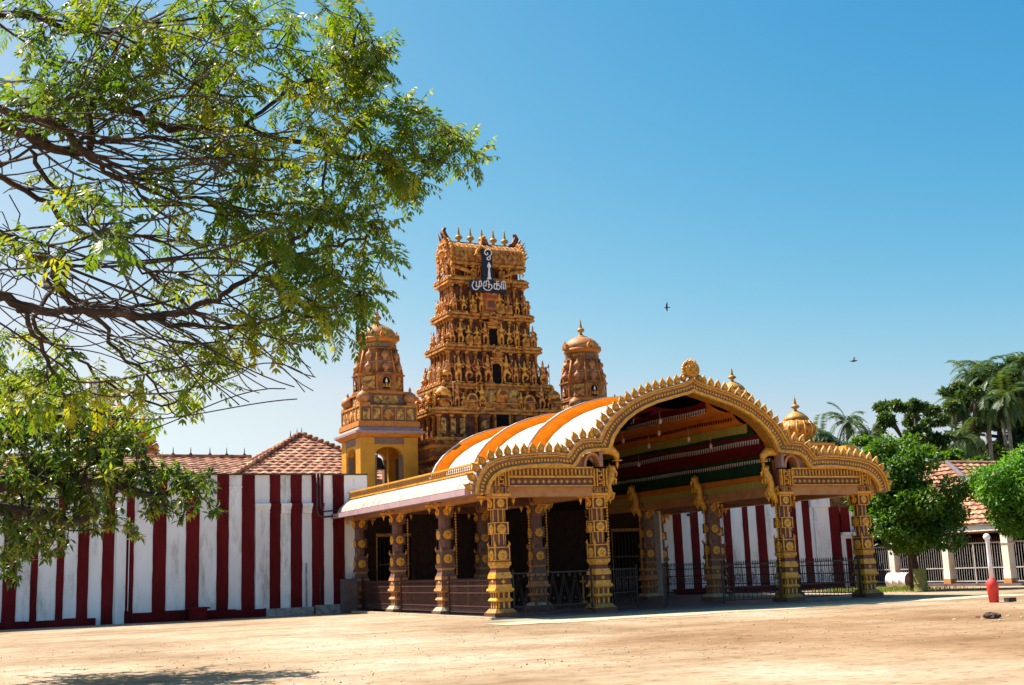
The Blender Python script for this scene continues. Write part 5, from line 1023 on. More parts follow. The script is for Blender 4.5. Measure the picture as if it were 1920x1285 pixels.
# ================================================================== right-hand tiled building with grille fence
def at_X(x, y, X):
    q = ray(x, y); return Vector((0, 0, EYE)) + q * (X / q.x)
BX = 46.0
ap = at_X(1776, 869, 50.0); yc = at_X(1900, 987, 45.6).y; ez = at_X(1815, 984, 45.6).z
b_ = thing('tile_roofed_building', 'building with hipped clay tile roof and barred verandah behind the round tree at right', 'building', (50, 50, 0))
O = Vector((50, 50, 0)); mb = MB('tile')
A0 = Vector((45.6, yc, ez)) - O; A1 = Vector((45.6, yc + 30, ez)) - O; P0 = ap - O; P1 = Vector((50.0, yc + 30, ap.z)) - O; B1 = Vector((75, yc, ez)) - O; Q1 = Vector((75, ap.y, ap.z)) - O
tiled_quad(mb, A1, A0, P0, P1, 15, drop=.07); tiled_quad(mb, A0, B1, Q1, P0, 15, drop=.07); mb.build('roof', b_)
mb = MB('tile', 'floor'); mb.tube([P0 + Vector((0, 0, .05)), A0 + Vector((0, 0, .1))], .13, 8, 'floor'); mb.tube([P0 + Vector((0, 0, .03)), P1 + Vector((0, 0, .03))], .12, 8); mb.tube([P0 + Vector((0, 0, .03)), Q1 + Vector((0, 0, .03))], .12, 8); mb.build('ridge', b_)
mb = MB('wallwhite', 'beige'); mb.box(A0.x + .1, A0.x + .28, A0.y, A1.y, ez - .34, ez - .03, 'wallwhite'); mb.box(A0.x + .3, 25, A0.y + .1, A0.y + .28, ez - .34, ez - .03, 'wallwhite'); mb.box(A0.x + .3, A0.x + 3.4, A0.y + .4, A1.y, ez - .4, ez - .36, 'beige'); mb.build('eave_board', b_)
mb = MB('brown', 'dark'); mb.box(A0.x + 3.4, 25, A0.y + .5, A1.y, 0, ez - .05, 'dark'); mb.build('wall', b_)
mb = MB('floor'); mb.box(A0.x + .1, A0.x + 3.4, A0.y, A1.y, -.02, .12); mb.build('verandah_floor', b_)
pys = [at_X(1897, 1098, BX).y]; sp_ = at_X(1783, 1096, BX).y - pys[0]
pil0 = None; mbp = MB('wallwhite', 'beige', 'cream'); mbp.box(-.2, .2, -.2, .2, .75, ez - .35, 'cream'); mbp.fr(.0, .35, .24, .22, m='beige'); mbp.fr(.351, .75, .22, .21, m='cream'); mbp.fr(1.9, 2.0, .2, .25, m='cream')
for i in range(-1, 5):
    y = pys[0] + i * sp_
    if pil0 is None: pil0 = mbp.build('pillar', b_, (BX - 50, y - 50, 0))
    else: dup(pil0, b_, (BX - 50, y - 50, 0))
for i in range(-1, 4):
    y0, y1 = pys[0] + i * sp_ + .25, pys[0] + (i + 1) * sp_ - .25
    lab = ['white grille panel of the verandah at the right edge of the photo', 'white barred grille between the two verandah pillars behind the red and white post', 'white barred grille behind the green drum under the round tree', 'white barred grille hidden mostly behind the round tree trunk', 'farthest white barred grille beside the striped wall end'][i + 1]
    t = thing('grille_fence', lab, 'fence', (BX, y0, .12), 'white grilles along the verandah'); L_ = y1 - y0
    for z, h in ((.08, .05), (.72, .05), (1.9, .06)): m2 = MB('steel'); m2.box(-.025, .025, 0, L_, z, z + h); m2.build('rail', t)
    m2 = MB('steel'); n = int(L_ / .15)
    for k in range(n): y = (k + .5) * L_ / n; m2.box(-.007, .007, y - .007, y + .007, .1, 1.9)
    m2.build('bar_panel', t); m2 = MB('drumred'); n = int(L_ / .14)
    for k in range(n): y = (k + .5) * L_ / n; m2.fr(1.96, 2.2, .012, .003, c=(0, y))
    m2.build('spike_row', t); m2 = MB('steel'); m2.box(-.028, .028, L_ * .55, L_ * .55 + .06, 0, 1.95); m2.build('post', t)

# ================================================================== small things on the ground
p = at_depth(0, 0, 1) * 0 + Vector((30.84, 28.85, 0))
t = thing('marker_post', 'white post with round head and thick red base standing alone on the sand at right', 'post', p)
mb = MB('redpaint'); mb.lathe([(.145, 0), (.19, .55), (.2, .62), (.1, .74), (.07, .78)], 16); mb.build('post_base', t)
mb = MB('pinkwhite'); mb.lathe([(.078, .76), (.07, 1.3), (.062, 1.92), (.075, 1.95), (.075, 2.0)], 14); mb.build('pole', t)
mb = MB('pinkwhite'); mb.X = T(0, 0, 2.08); mb.ball((-.02, 0, 0), .115, 12); mb.X = Matrix(); mb.build('post_head', t)
mb = MB('stone'); mb.box(-.17, .17, -.1, .1, 0, .13); t = mb.build('brick', None, (31.45, 28.75, 0)); tag(t, 'dark brick lying just right of the red and white post', 'brick')
def rock(name, label, x, y, s, seed, m_='stone', group=None):
    r_ = random.Random(seed); mb = MB(m_); prof = [(.3, 0), (.5, .12), (.48, .3), (.3, .42), (.05, .45)]
    mb.lathe([(a * s, b_ * s) for a, b_ in prof], 9, smooth=False); mb.v = [(v[0] * (1 + r_.uniform(-.2, .2)) * 1.3, v[1] * (1 + r_.uniform(-.2, .2)), v[2] * (1 + r_.uniform(-.2, .1))) for v in mb.v]
    o = mb.build(name, None, (x, y, -.01)); return tag(o, label, 'stone', group)
P = at_Y(1862, 1158, 22.3); g_ = lambda px, py: (lambda q: (q.x * (-EYE / q.z), q.y * (-EYE / q.z)))(ray(px, py))
x, y = g_(1860, 1160); rock('stone', 'large dark broken stone lying on the sand at the lower right', x, y, .36, 1)
for i, (px, py, s, lab) in enumerate([(1833, 1158, .11, 'small reddish stone left of the large dark stone'), (1790, 1162, .09, 'small pale stone at the left end of the rubble line'), (1891, 1156, .10, 'pale pebble right of the large dark stone'), (1841, 1162, .08, 'tiny pale pebble in front of the reddish stone'), (1915, 1158, .09, 'brownish pebble at the right frame edge'), (1876, 1164, .1, 'whitish chip in front of the large dark stone')]):
    x, y = g_(px, py); rock('stone', lab, x, y, s, 10 + i, 'drumred' if i == 0 else 'curb')
x, y = g_(1688, 1105)
t = thing('drum', 'white metal drum with red end lying on its side under the round tree', 'drum', (x, y, .40), rz=R(-78))
mb = MB('pinkwhite', 'drumred'); mb.X = Matrix.Rotation(math.pi / 2, 4, 'Y'); mb.lathe([(.36, -.55), (.39, -.53), (.37, -.5), (.37, -.2), (.385, -.18), (.37, -.16), (.37, .16), (.385, .18), (.37, .2), (.37, .53), (.39, .55)], 22, m='pinkwhite'); mb.build('drum_body', t)
mb = MB('drumred'); mb.X = Matrix.Rotation(math.pi / 2, 4, 'Y'); mb.lathe([(.372, .551), (.34, .56), (.01, .54)], 22); mb.build('drum_end', t)
x, y = g_(1728, 1110)
t = thing('drum', 'upright rusty green metal drum beside the trunk of the round tree', 'drum', (x, y, 0))
mb = MB('rust'); mb.lathe([(.3, 0), (.31, .03), (.29, .05), (.29, .32), (.305, .34), (.29, .36), (.29, .66), (.305, .68), (.29, .7), (.29, .98), (.305, 1.0), (.28, 1.0), (.27, .9)], 20); mb.build('drum_body', t)
# two birds
def bird(label, px, py, Y, rz, roll, s):
    P = at_Y(px, py, Y); t = thing('bird', label, 'bird', P, rz=rz); t.rotation_euler = (roll, 0, rz)
    mb = MB('bird'); mb.X = Matrix.Rotation(math.pi / 2, 4, 'Y'); mb.lathe([(.005, -.28 * s), (.05 * s, -.22 * s), (.09 * s, -.05 * s), (.085 * s, .08 * s), (.05 * s, .17 * s), (.055 * s, .22 * s), (.03 * s, .28 * s), (.004, .34 * s)], 10); mb.X = Matrix(); mb.add([(-.2 * s, -.03 * s, 0), (-.2 * s, .03 * s, 0), (-.42 * s, .08 * s, .01), (-.42 * s, -.08 * s, .01), (-.3 * s, 0, .03 * s)], [(0, 1, 4), (1, 2, 4), (2, 3, 4), (3, 0, 4)]); mb.build('bird_body', t)
    for k in (-1, 1):
        m2 = MB('bird'); m2.add([(.1 * s, k * .05 * s, .03 * s), (-.12 * s, k * .05 * s, .03 * s), (.06 * s, k * .38 * s, .16 * s), (-.13 * s, k * .34 * s, .13 * s), (-.1 * s, k * .72 * s, .22 * s), (.02 * s, k * .4 * s, .13 * s), (0, k * .06 * s, 0)], [(0, 2, 3, 1), (2, 4, 3), (0, 6, 5, 2), (6, 1, 3, 5), (5, 3, 4), (5, 4, 2)]); m2.build('wing', t)
bird('small dark bird flying in the sky between the corner tower and the gable peak', 1250, 577, 60, R(150), R(50), .5)
bird('dark bird with raised wings flying above the right part of the hall', 1601, 677, 60, R(-60), R(25), .75)

# ================================================================== trees
def leafball(name, parent, centres, radii, n, L, W, material, droop=.3, seed=1, shell=.55):
    r = np.random.default_rng(seed); C = np.array(centres, float); Rr = np.array(radii, float)
    if Rr.ndim == 1: Rr = np.repeat(Rr[:, None], 3, 1)
    vol = (Rr[:, 0] * Rr[:, 1] * Rr[:, 2]) ** (2 / 3); k = r.choice(len(C), n, p=vol / vol.sum())
    d = unit(r.normal(size=(n, 3))); rad = shell + (1 - shell) * r.random(n) ** .7; rad *= 1 + .10 * r.normal(size=n)
    P = C[k] + d * Rr[k] * rad[:, None]
    D = unit(d * .7 + r.normal(size=(n, 3)) * .7 + np.array([0, 0, -droop])); N = unit(d * .8 + np.array([0, 0, .6]) + r.normal(size=(n, 3)) * .5); N = unit(N - D * (N * D).sum(1)[:, None])
    return leafmesh(name, P, D, N, L * r.uniform(.7, 1.3, n), W * r.uniform(.7, 1.3, n), np.clip(r.normal(.5, .22, n) + .12 * r.normal(size=len(C))[k], 0, 1), material, parent)
def lumps(c, R3, n, lr, seed, flat=0):
    r = np.random.default_rng(seed); out, rr = [], []
    for i in range(n):
        d = unit(r.normal(size=3)); 
        if flat and d[2] < -flat: d[2] = -flat
        q = r.uniform(.5, 1.0); out.append((c[0] + d[0] * R3[0] * q, c[1] + d[1] * R3[1] * q, c[2] + d[2] * R3[2] * q)); s = lr * r.uniform(.5, 1.4); rr.append((s, s, s * .8))
    return out, rr
def limbs(mb, base, top, cs, r0, seed, n=7):
    r = random.Random(seed); b_ = Vector(base); t_ = Vector(top)
    mb.tube([b_, b_.lerp(t_, .35) + Vector((r.uniform(-.1, .1), r.uniform(-.1, .1), 0)), b_.lerp(t_, .7), t_], [r0 * 1.25, r0, r0 * .8, r0 * .5], 10)
    for c in r.sample(list(cs), min(n, len(cs))):
        s = b_.lerp(t_, r.uniform(.4, .95)); e = Vector(c); m_ = s.lerp(e, .5) + Vector((r.uniform(-.2, .2), r.uniform(-.2, .2), .25)); mb.tube([s, m_, e], [r0 * .45, r0 * .28, r0 * .1], 6)
# round clipped tree
x, y = 40.0, 41.8
t = thing('tree', 'dense round clipped tree with dark trunk beside the right end of the hall', 'tree', (x, y, 0))
cs, rr = lumps((0.0, 0, 3.45), (2.35, 2.35, 1.85), 62, .6, 5, flat=.82); c2_, r2_ = lumps((-.45, 0, 5.3), (1.35, 1.5, 1.55), 40, .55, 6, flat=.6); cs += c2_; rr += r2_; mb = MB('bark'); limbs(mb, (0, 0, -.05), (0, 0, 4.2), cs, .22, 3, 16); mb.build('trunk', t)
leafball('crown', t, cs, rr, 27000, .23, .11, 'round', .25, 6)
# bright tree at the right frame edge
t = thing('tree', 'bright fresh green tree cut off by the right edge of the photo', 'tree', (44.1, 38.0, 0))
cs, rr = lumps((0.0, 0, 4.05), (2.75, 2.7, 2.3), 80, .6, 15, flat=.8); mb = MB('bark'); limbs(mb, (.6, 0, -.05), (.2, 0, 4.2), cs, .24, 4, 14); mb.build('trunk', t)
leafball('crown', t, cs, rr, 27000, .21, .1, 'bright', .25, 16)
# grass tufts under the round tree
r = np.random.default_rng(4); n = 2600; gx = 37.6 + r.random(n) ** 1.3 * 4.2; gy = 43.5 + r.normal(size=n) * 1.4; P = np.stack([gx, gy, np.zeros(n)], 1); D = unit(np.stack([r.normal(size=n) * .35, r.normal(size=n) * .35, np.ones(n)], 1)); N = unit(np.cross(D, unit(r.normal(size=(n, 3)))))
tag(leafmesh('grass', P, D, N, .2 * r.uniform(.4, 1.3, n), .03, r.random(n), 'grass'), 'short green grass at the foot of the wall under the round tree', 'grass', kind='stuff')

# far trees
def far_tree(label, blobs, D, seed, material='far', n=9000, ls=.42, base_px=None, group='trees far behind the hall'):
    """blobs: (px,py,radius px) of leaf masses at distance D"""
    cs, rr = [], []; r = np.random.default_rng(seed); k = D / FPX
    for px, py, rad in blobs:
        c = at_depth(px, py, D + r.uniform(-3, 3)); m_ = max(1, int(rad / 7)) if rad > 12 else 1
        for i in range(m_ * 2):
            a = unit(r.normal(size=3)) * rad * k * .6; s = rad * k * r.uniform(.35, .6) if m_ > 1 else rad * k; cs.append((c.x + a[0], c.y + a[1], c.z + a[2] * .7)); rr.append((s, s, s * .62))
    bx = at_depth(base_px or blobs[0][0], 1000, D); o = Vector((bx.x, bx.y, 0)); t = thing('tree', label, 'tree', o, group)
    cs2 = [(c[0] - o.x, c[1] - o.y, c[2]) for c in cs]; topz = np.mean([c[2] for c in cs2]); top = (np.mean([c[0] for c in cs2]), np.mean([c[1] for c in cs2]), topz)
    mb = MB('bark'); limbs(mb, (0, 0, -.1), top, cs2, .45, seed, min(16, len(cs2))); mb.build('trunk', t); leafball('crown', t, cs2, rr, n, ls, ls * .5, material, .2, seed, .2); return t
far_tree('dark spreading tree with layered crown behind the round tree', [(1655, 765, 16), (1690, 760, 18), (1720, 762, 16), (1745, 772, 12), (1668, 785, 18), (1705, 790, 20), (1740, 800, 16), (1760, 790, 12), (1650, 805, 14), (1720, 815, 22), (1765, 822, 16), (1745, 840, 26), (1690, 840, 24), (1660, 850, 20), (1780, 860, 20), (1760, 880, 20)], 95, 21, n=16000, ls=.36, base_px=1715)
far_tree('mass of green shrubs and small trees left of the round tree', [(1600, 850, 22), (1620, 830, 18), (1640, 860, 26), (1655, 840, 16), (1590, 870, 20), (1625, 880, 30), (1650, 900, 30)], 82, 22, 'round', 8000, .36, 1625)
far_tree('reddish leaved sprawling tree left of the tall palms', [(1778, 735, 14), (1795, 728, 12), (1800, 745, 12), (1790, 765, 13), (1800, 775, 12), (1815, 755, 16), (1830, 735, 14)], 112, 23, 'far', 4500, .42, 1812)
far_tree('dense dark wood under the tall palms at the right edge', [(1830, 800, 26), (1860, 790, 30), (1890, 780, 30), (1920, 770, 34), (1815, 840, 24), (1845, 850, 28), (1880, 850, 34), (1920, 840, 36), (1800, 870, 22), (1835, 885, 26), (1870, 740, 22), (1900, 730, 26), (1800, 850, 24), (1860, 880, 26), (1950, 800, 50), (1980, 760, 50), (1845, 735, 18), (1860, 760, 24), (1885, 720, 22), (1912, 715, 22), (1830, 770, 18), (1825, 745, 16), (1850, 715, 16), (1875, 695, 14), (1810, 790, 18), (1790, 815, 16), (1775, 850, 22)], 118, 24, 'far', 48000, .42, 1880)
far_tree('low pale green trees above the tiled roof at right', [(1785, 862, 14), (1810, 870, 14), (1835, 868, 12), (1795, 855, 14)], 88, 25, 'round', 3000, .35, 1800)
far_tree('leafy top of a tree with bare twigs above the palms at the right edge', [(1905, 680, 12), (1915, 700, 16), (1890, 690, 8), (1930, 690, 16)], 122, 26, 'far', 2500, .4, 1915)
def palm(label, px, py, D, rc, seed, nf=20, bare=False, lean=0):
    r = random.Random(seed); q = np.random.default_rng(seed); top = at_depth(px, py, D); t = thing('palm_tree', label, 'palm', (top.x - lean, top.y, 0), 'palms far behind the hall')
    h = top.z; mb = MB('bark2'); mb.tube([(0, 0, -.1), (lean * .3, 0, h * .5), (lean, 0, h)], [.26, .19, .15], 8); mb.build('trunk', t)
    P, Dd, N, tn = [], [], [], []
    for f in range(nf):
        a = r.uniform(0, 6.28); el_ = r.uniform(-.9, 1.35); d = Vector((math.cos(a) * math.cos(el_), math.sin(a) * math.cos(el_), math.sin(el_))); L_ = rc * r.uniform(.8, 1.1); pos = Vector((lean, 0, h)); v = d.copy(); m_ = 20; tt = r.random()
        for k in range(m_):
            pos = pos + v * (L_ / m_); v = (v + Vector((0, 0, -.09))).normalized(); s = v.cross(Vector((0, 0, 1)))
            if s.length < 1e-3: continue
            s.normalize()
            for sg_ in (-1, 1):
                P.append(tuple(pos)); dd = (v * .75 + s * sg_ + Vector((0, 0, -.35 - r.random() * .3))).normalized(); Dd.append(tuple(dd)); N.append(tuple(v.cross(dd).normalized())); tn.append(min(1, max(0, tt * .6 + .2 + r.uniform(-.15, .15) - (.1 if el_ < -.3 else 0))))
    P, Dd, N = np.array(P), np.array(Dd), np.array(N); leafmesh('crown', P, Dd, N, rc * .27, rc * .04, np.array(tn), 'palm', t); return t
for i, (px, py, D, rc, lab, lean) in enumerate([(1588, 790, 100, 1.9, 'slender palm with drooping fronds left of the round tree', 0), (1632, 815, 92, 1.7, 'short palm against the shrubs left of the round tree', .3), (1535, 812, 85, 1.9, 'palm crown just right of the golden onion dome', 0), (1560, 830, 85, 1.5, 'lower palm crown at the right of the onion dome', .4),
        (1822, 705, 118, 2.4, 'leftmost tall palm in the group at the right', 0), (1842, 692, 120, 2.6, 'second tall palm from the left in the right group', .8), (1868, 712, 116, 2.4, 'palm with straight pale trunk in the right group', -.6), (1800, 755, 112, 2.2, 'lower palm on the left flank of the right group', 0), (1897, 700, 122, 2.7, 'tall palm near the right frame edge', .5), (1916, 690, 118, 2.6, 'palm cut by the right frame edge', 0), (1850, 745, 112, 2.4, 'palm with hanging dry fronds in the middle of the right group', .5), (1885, 745, 110, 2.4, 'shorter palm in front of the right group', 0), (1806, 820, 105, 2.0, 'small palm beside the dark spreading tree', 0)]):
    palm(lab, px, py, D, rc * 1.15, 40 + i, 26 if i > 3 else 20, lean=lean)

# ------------------------------------------------------------------ big foreground neem tree
class Skel:
    def __init__(s): s.p, s.par, s.w = [], [], []
    def node(s, p, par): s.p.append(np.array(p, float)); s.par.append(par); return len(s.p) - 1
def spline(pts, n):
    out = []
    for i in range(len(pts) - 1):
        p0, p1, p2, p3 = [np.array(pts[max(0, min(len(pts) - 1, i + j))], float) for j in (-1, 0, 1, 2)]
        for k in range(n): u = k / n; out.append(.5 * ((2 * p1) + (-p0 + p2) * u + (2 * p0 - 5 * p1 + 4 * p2 - p3) * u * u + (-p0 + 3 * p1 - 3 * p2 + p3) * u ** 3))
    out.append(np.array(pts[-1], float)); return out
def grow(sk, targets, seed, curve=.12, seg=.16, gravity=.05):
    """join every target to the nearest part of the skeleton with a bent twig"""
    r = np.random.default_rng(seed); tg = [np.array(t_) for t_ in targets]; cap_ = len(sk.p) + 60000; A = np.zeros((cap_, 3)); A[:len(sk.p)] = np.array(sk.p); n = len(sk.p)
    d0 = np.array([np.min(((A[:n] - t_) ** 2).sum(1)) for t_ in tg]); ends = [None] * len(tg)
    for i in np.argsort(d0):
        t_ = tg[i]; d2 = ((A[:n] - t_) ** 2).sum(1) + .15 * np.maximum(0, t_[2] - A[:n, 2] - .4) ** 2; j = int(np.argmin(d2)); s = A[j]; dist = math.sqrt(((s - t_) ** 2).sum()); m_ = max(2, int(dist / seg))
        par = j; pd = unit(sk.p[j] - sk.p[sk.par[j]]) if sk.par[j] is not None else np.array([0, 0, 1.]); c1 = s + pd * dist * .38 + r.normal(size=3) * dist * curve; c2 = t_ - unit(t_ - s) * dist * .3 + np.array([0, 0, gravity * dist]) + r.normal(size=3) * dist * curve
        for k in range(1, m_ + 1):
            u = k / m_; q = (1 - u) ** 3 * s + 3 * (1 - u) ** 2 * u * c1 + 3 * (1 - u) * u * u * c2 + u ** 3 * t_; par = sk.node(q, par); A[n] = q; n += 1
        ends[i] = par
    return ends
def skel_mesh(name, sk, parent, material, r_tip, power=2.3, fixed=None, maxr=.5):
    n = len(sk.p); rad = np.full(n, 0.0); kids = [[] for _ in range(n)]
    for i, p_ in enumerate(sk.par):
        if p_ is not None: kids[p_].append(i)
    for i in range(n - 1, -1, -1):
        rad[i] = r_tip ** power if not kids[i] else sum(rad[k] for k in kids[i])
    rad = np.minimum(rad ** (1 / power), maxr)
    if fixed:
        for i, v in fixed.items(): rad[i] = max(rad[i], v)
    mb = MB(material); done = [False] * n
    order = [i for i in range(n) if sk.par[i] is None] + [i for i in range(n) if sk.par[i] is not None]
    stack = [(i, None) for i in range(n) if sk.par[i] is None]
    while stack:
        i, pr0 = stack.pop(); chain = [i] if pr0 is None else [pr0, i]; c = i
        while kids[c]:
            ks = sorted(kids[c], key=lambda k: -rad[k])
            for k in ks[1:]: stack.append((k, c))
            c = ks[0]; chain.append(c)
        if len(chain) < 2: continue
        rr = [rad[k] for k in chain]
        if pr0 is not None: rr[0] = min(rad[pr0], rad[i] * 1.25)
        for k in range(1, len(rr)): rr[k] = max(rr[k], rr[k - 1] * .88)
        mx = max(rr); mb.tube([sk.p[k] for k in chain], rr, 9 if mx > .08 else 6 if mx > .025 else 4, cap=False)
    return mb.build(name, parent)
sk = Skel(); NB = np.array([-3.1, 8.6, 0.0]); fixed = {}
tr = spline([(-3.1, 8.6, -.1), (-3.0, 8.65, 1.2), (-2.7, 8.6, 2.4), (-2.3, 8.6, 3.3)], 4); prev = None; tn = []
for k, q in enumerate(tr): prev = sk.node(q, prev); tn.append(prev); fixed[prev] = .36 - .012 * k
fork = prev
up2 = spline([sk.p[fork], (-1.8, 8.7, 4.1), (-1.4, 8.8, 4.9)], 3)[1:]
for q in up2: prev = sk.node(q, prev); fixed[prev] = .2
fork2 = prev
LIMB = [  # photo x, y and distance of traced boughs, starting radius
 ([(0, 205, 8.2), (62, 224, 8.3), (103, 230, 8.4), (140, 265, 8.6), (162, 290, 8.7), (199, 317, 8.9), (237, 333, 9.0), (280, 342, 9.2), (327, 361, 9.3), (383, 380, 9.5), (430, 410, 9.7), (480, 440, 9.9)], fork2, .105, .02),
 ([(0, 232, 8.8), (60, 250, 8.9), (110, 280, 9.0), (200, 300, 9.3), (290, 390, 9.5), (350, 440, 9.7)], fork2, .07, .02),
 ([(175, 187, 9.3), (218, 208, 9.4), (258, 218, 9.5), (299, 237, 9.6), (367, 240, 9.8), (466, 246, 10.0), (522, 261, 10.1), (575, 265, 10.2), (640, 290, 10.3), (700, 300, 10.4), (800, 302, 10.5)], None, .05, .014),
 ([(140, 270, 8.7), (165, 261, 8.9), (218, 264, 9.0), (274, 258, 9.2), (330, 262, 9.4), (400, 285, 9.5), (500, 310, 9.6)], None, .05, .014),
 ([(460, 233, 10.0), (507, 196, 10.0), (560, 160, 10.1), (620, 130, 10.2), (660, 90, 10.2), (680, 40, 10.3)], None, .035, .012),
 ([(0, 554, 7.8), (40, 573, 7.9), (103, 579, 8.1), (156, 582, 8.2), (249, 592, 8.4), (311, 592, 8.6), (358, 582, 8.7), (405, 564, 8.8), (440, 540, 8.9), (493, 502, 9.1), (531, 474, 9.2), (574, 440, 9.3), (596, 406, 9.4), (608, 368, 9.5), (608, 319, 9.6), (612, 270, 9.7)], fork, .12, .022),
 ([(531, 487, 9.2), (587, 471, 9.4), (637, 459, 9.5), (686, 443, 9.6), (721, 428, 9.7)], None, .035, .012),
 ([(156, 575, 8.3), (218, 582, 8.5), (311, 605, 8.7), (389, 613, 8.8), (478, 611, 9.0), (525, 592, 9.1), (587, 596, 9.2), (640, 585, 9.3)], None, .07, .014),
 ([(0, 442, 8.1), (47, 473, 8.2), (93, 489, 8.3), (110, 530, 8.4), (140, 564, 8.5), (187, 573, 8.6), (260, 580, 8.8), (330, 560, 9.0)], fork, .11, .02),
 ([(40, 579, 7.9), (62, 623, 8.0), (87, 679, 8.1), (103, 710, 8.2), (131, 760, 8.3), (150, 790, 8.3)], None, .055, .015),
 ([(81, 536, 8.6), (162, 582, 8.8), (202, 623, 9.0), (230, 670, 9.1), (271, 701, 9.2), (311, 753, 9.3), (330, 780, 9.3)], None, .06, .012),
 ([(62, 600, 8.4), (103, 645, 8.6), (134, 660, 8.7), (180, 700, 8.8), (250, 740, 8.9), (300, 760, 9.0)], None, .04, .01),
 ([(237, 486, 9.0), (274, 504, 9.1), (349, 511, 9.2), (392, 501, 9.3), (455, 503, 9.4)], None, .03, .012),
 ([(0, 30, 9.0), (60, 27, 9.0), (150, 60, 9.2), (250, 50, 9.4), (340, 40, 9.6), (430, 30, 9.7)], fork2, .05, .014),
 ([(0, 330, 9.4), (70, 370, 9.5), (140, 430, 9.6), (220, 470, 9.8), (300, 530, 10.0), (380, 600, 10.1), (430, 650, 10.2)], fork2, .05, .01),
 ([(60, 290, 8.9), (110, 360, 9.0), (160, 420, 9.2), (230, 440, 9.3), (330, 450, 9.5), (420, 470, 9.6)], None, .045, .012),
]
for pts, par, r0, r1 in LIMB:
    P3 = [np.array(at_depth(*q)) for q in pts]
    if par is None: A = np.array(sk.p); par = int(np.argmin(((A - P3[0]) ** 2).sum(1)))
    s0 = np.array(sk.p[par]); P3 = [s0] + ([s0 * (1 - f_) + P3[0] * f_ + np.array([0, 0, .1 * math.sin(3.14 * f_)]) for f_ in (.3, .55, .73, .86, .94)] if np.linalg.norm(P3[0] - s0) > .8 else []) + P3
    Q = spline(P3, 3)[1:]; pv = par
    for k, q in enumerate(Q): pv = sk.node(q + rng.normal(size=3) * .015, pv); fixed[pv] = .38 * (r0 + (r1 - r0) * k / len(Q))
# leaf masses: photo x, y, radii px, number of shoots, distance
MASS = [(60, 40, 90, 60, 26, 9), (180, 60, 90, 70, 34, 9.2), (300, 50, 90, 60, 36, 9.5), (400, 60, 80, 70, 36, 9.7), (500, 40, 70, 50, 26, 9.9), (100, 150, 100, 50, 26, 8.8), (230, 140, 90, 50, 34, 9.2), (340, 150, 80, 60, 30, 9.5), (430, 150, 70, 60, 30, 9.7), (40, 190, 50, 40, 14, 8.6),
 (150, 200, 80, 35, 22, 8.9), (640, 40, 42, 45, 26, 10.2), (680, 90, 45, 50, 30, 10.2), (640, 140, 60, 45, 30, 10.1), (560, 110, 50, 40, 16, 10), (700, 130, 40, 40, 16, 10.3), (560, 190, 60, 40, 22, 10), (640, 220, 60, 40, 24, 10.1), (730, 200, 60, 25, 20, 10.4), (790, 235, 55, 25, 20, 10.5), (850, 275, 45, 35, 26, 10.6), (885, 300, 18, 25, 7, 10.7),
 (760, 290, 55, 45, 28, 10.4), (720, 320, 50, 45, 32, 10.3), (770, 350, 35, 30, 14, 10.4), (650, 290, 60, 40, 22, 10.1), (560, 270, 60, 45, 18, 9.9), (500, 290, 50, 50, 16, 9.7), (430, 280, 60, 40, 20, 9.4), (400, 210, 60, 40, 16, 9.5), (330, 310, 60, 40, 12, 9.2), (620, 360, 60, 40, 20, 9.8), (560, 390, 50, 40, 22, 9.5), (660, 410, 60, 45, 24, 9.7), (480, 360, 50, 40, 16, 9.5),
 (440, 440, 60, 45, 20, 9.3), (520, 450, 55, 40, 22, 9.4), (700, 440, 40, 25, 8, 9.8), (720, 490, 40, 30, 10, 9.8), (640, 490, 60, 40, 22, 9.6), (570, 520, 60, 45, 26, 9.4), (500, 560, 60, 40, 26, 9.2), (620, 560, 60, 45, 28, 9.5), (690, 545, 35, 35, 12, 9.7), (680, 590, 35, 25, 8, 9.6), (560, 620, 60, 30, 14, 9.3), (450, 620, 60, 30, 14, 9.1), (640, 640, 25, 20, 4, 9.5),
 (380, 660, 60, 35, 14, 9.1), (420, 700, 40, 25, 6, 9.2), (300, 670, 60, 40, 12, 9.0), (340, 730, 50, 30, 10, 9.2), (300, 770, 30, 20, 5, 9.2), (60, 660, 70, 50, 22, 8.2), (30, 740, 60, 50, 20, 8.3), (130, 740, 60, 40, 16, 8.5), (220, 720, 50, 40, 10, 8.9), (60, 470, 60, 40, 12, 7.4), (200, 400, 60, 50, 12, 8.0), (210, 450, 30, 30, 6, 7.0), (120, 330, 80, 40, 8, 8.8), (300, 430, 80, 60, 10, 9.2), (330, 520, 80, 50, 10, 9.1), (200, 360, 40, 20, 5, 7.6), (400, 350, 60, 40, 10, 9.4)]
q = np.random.default_rng(12); leafy = []
for px, py, rx, ry, n, D in MASS:
    for i in range(int(n * .72)):
        a = q.uniform(0, 6.283); rr_ = math.sqrt(q.random()); leafy.append(np.array(at_depth(px + rx * rr_ * math.cos(a), py + ry * rr_ * math.sin(a), D + q.normal() * .45)))
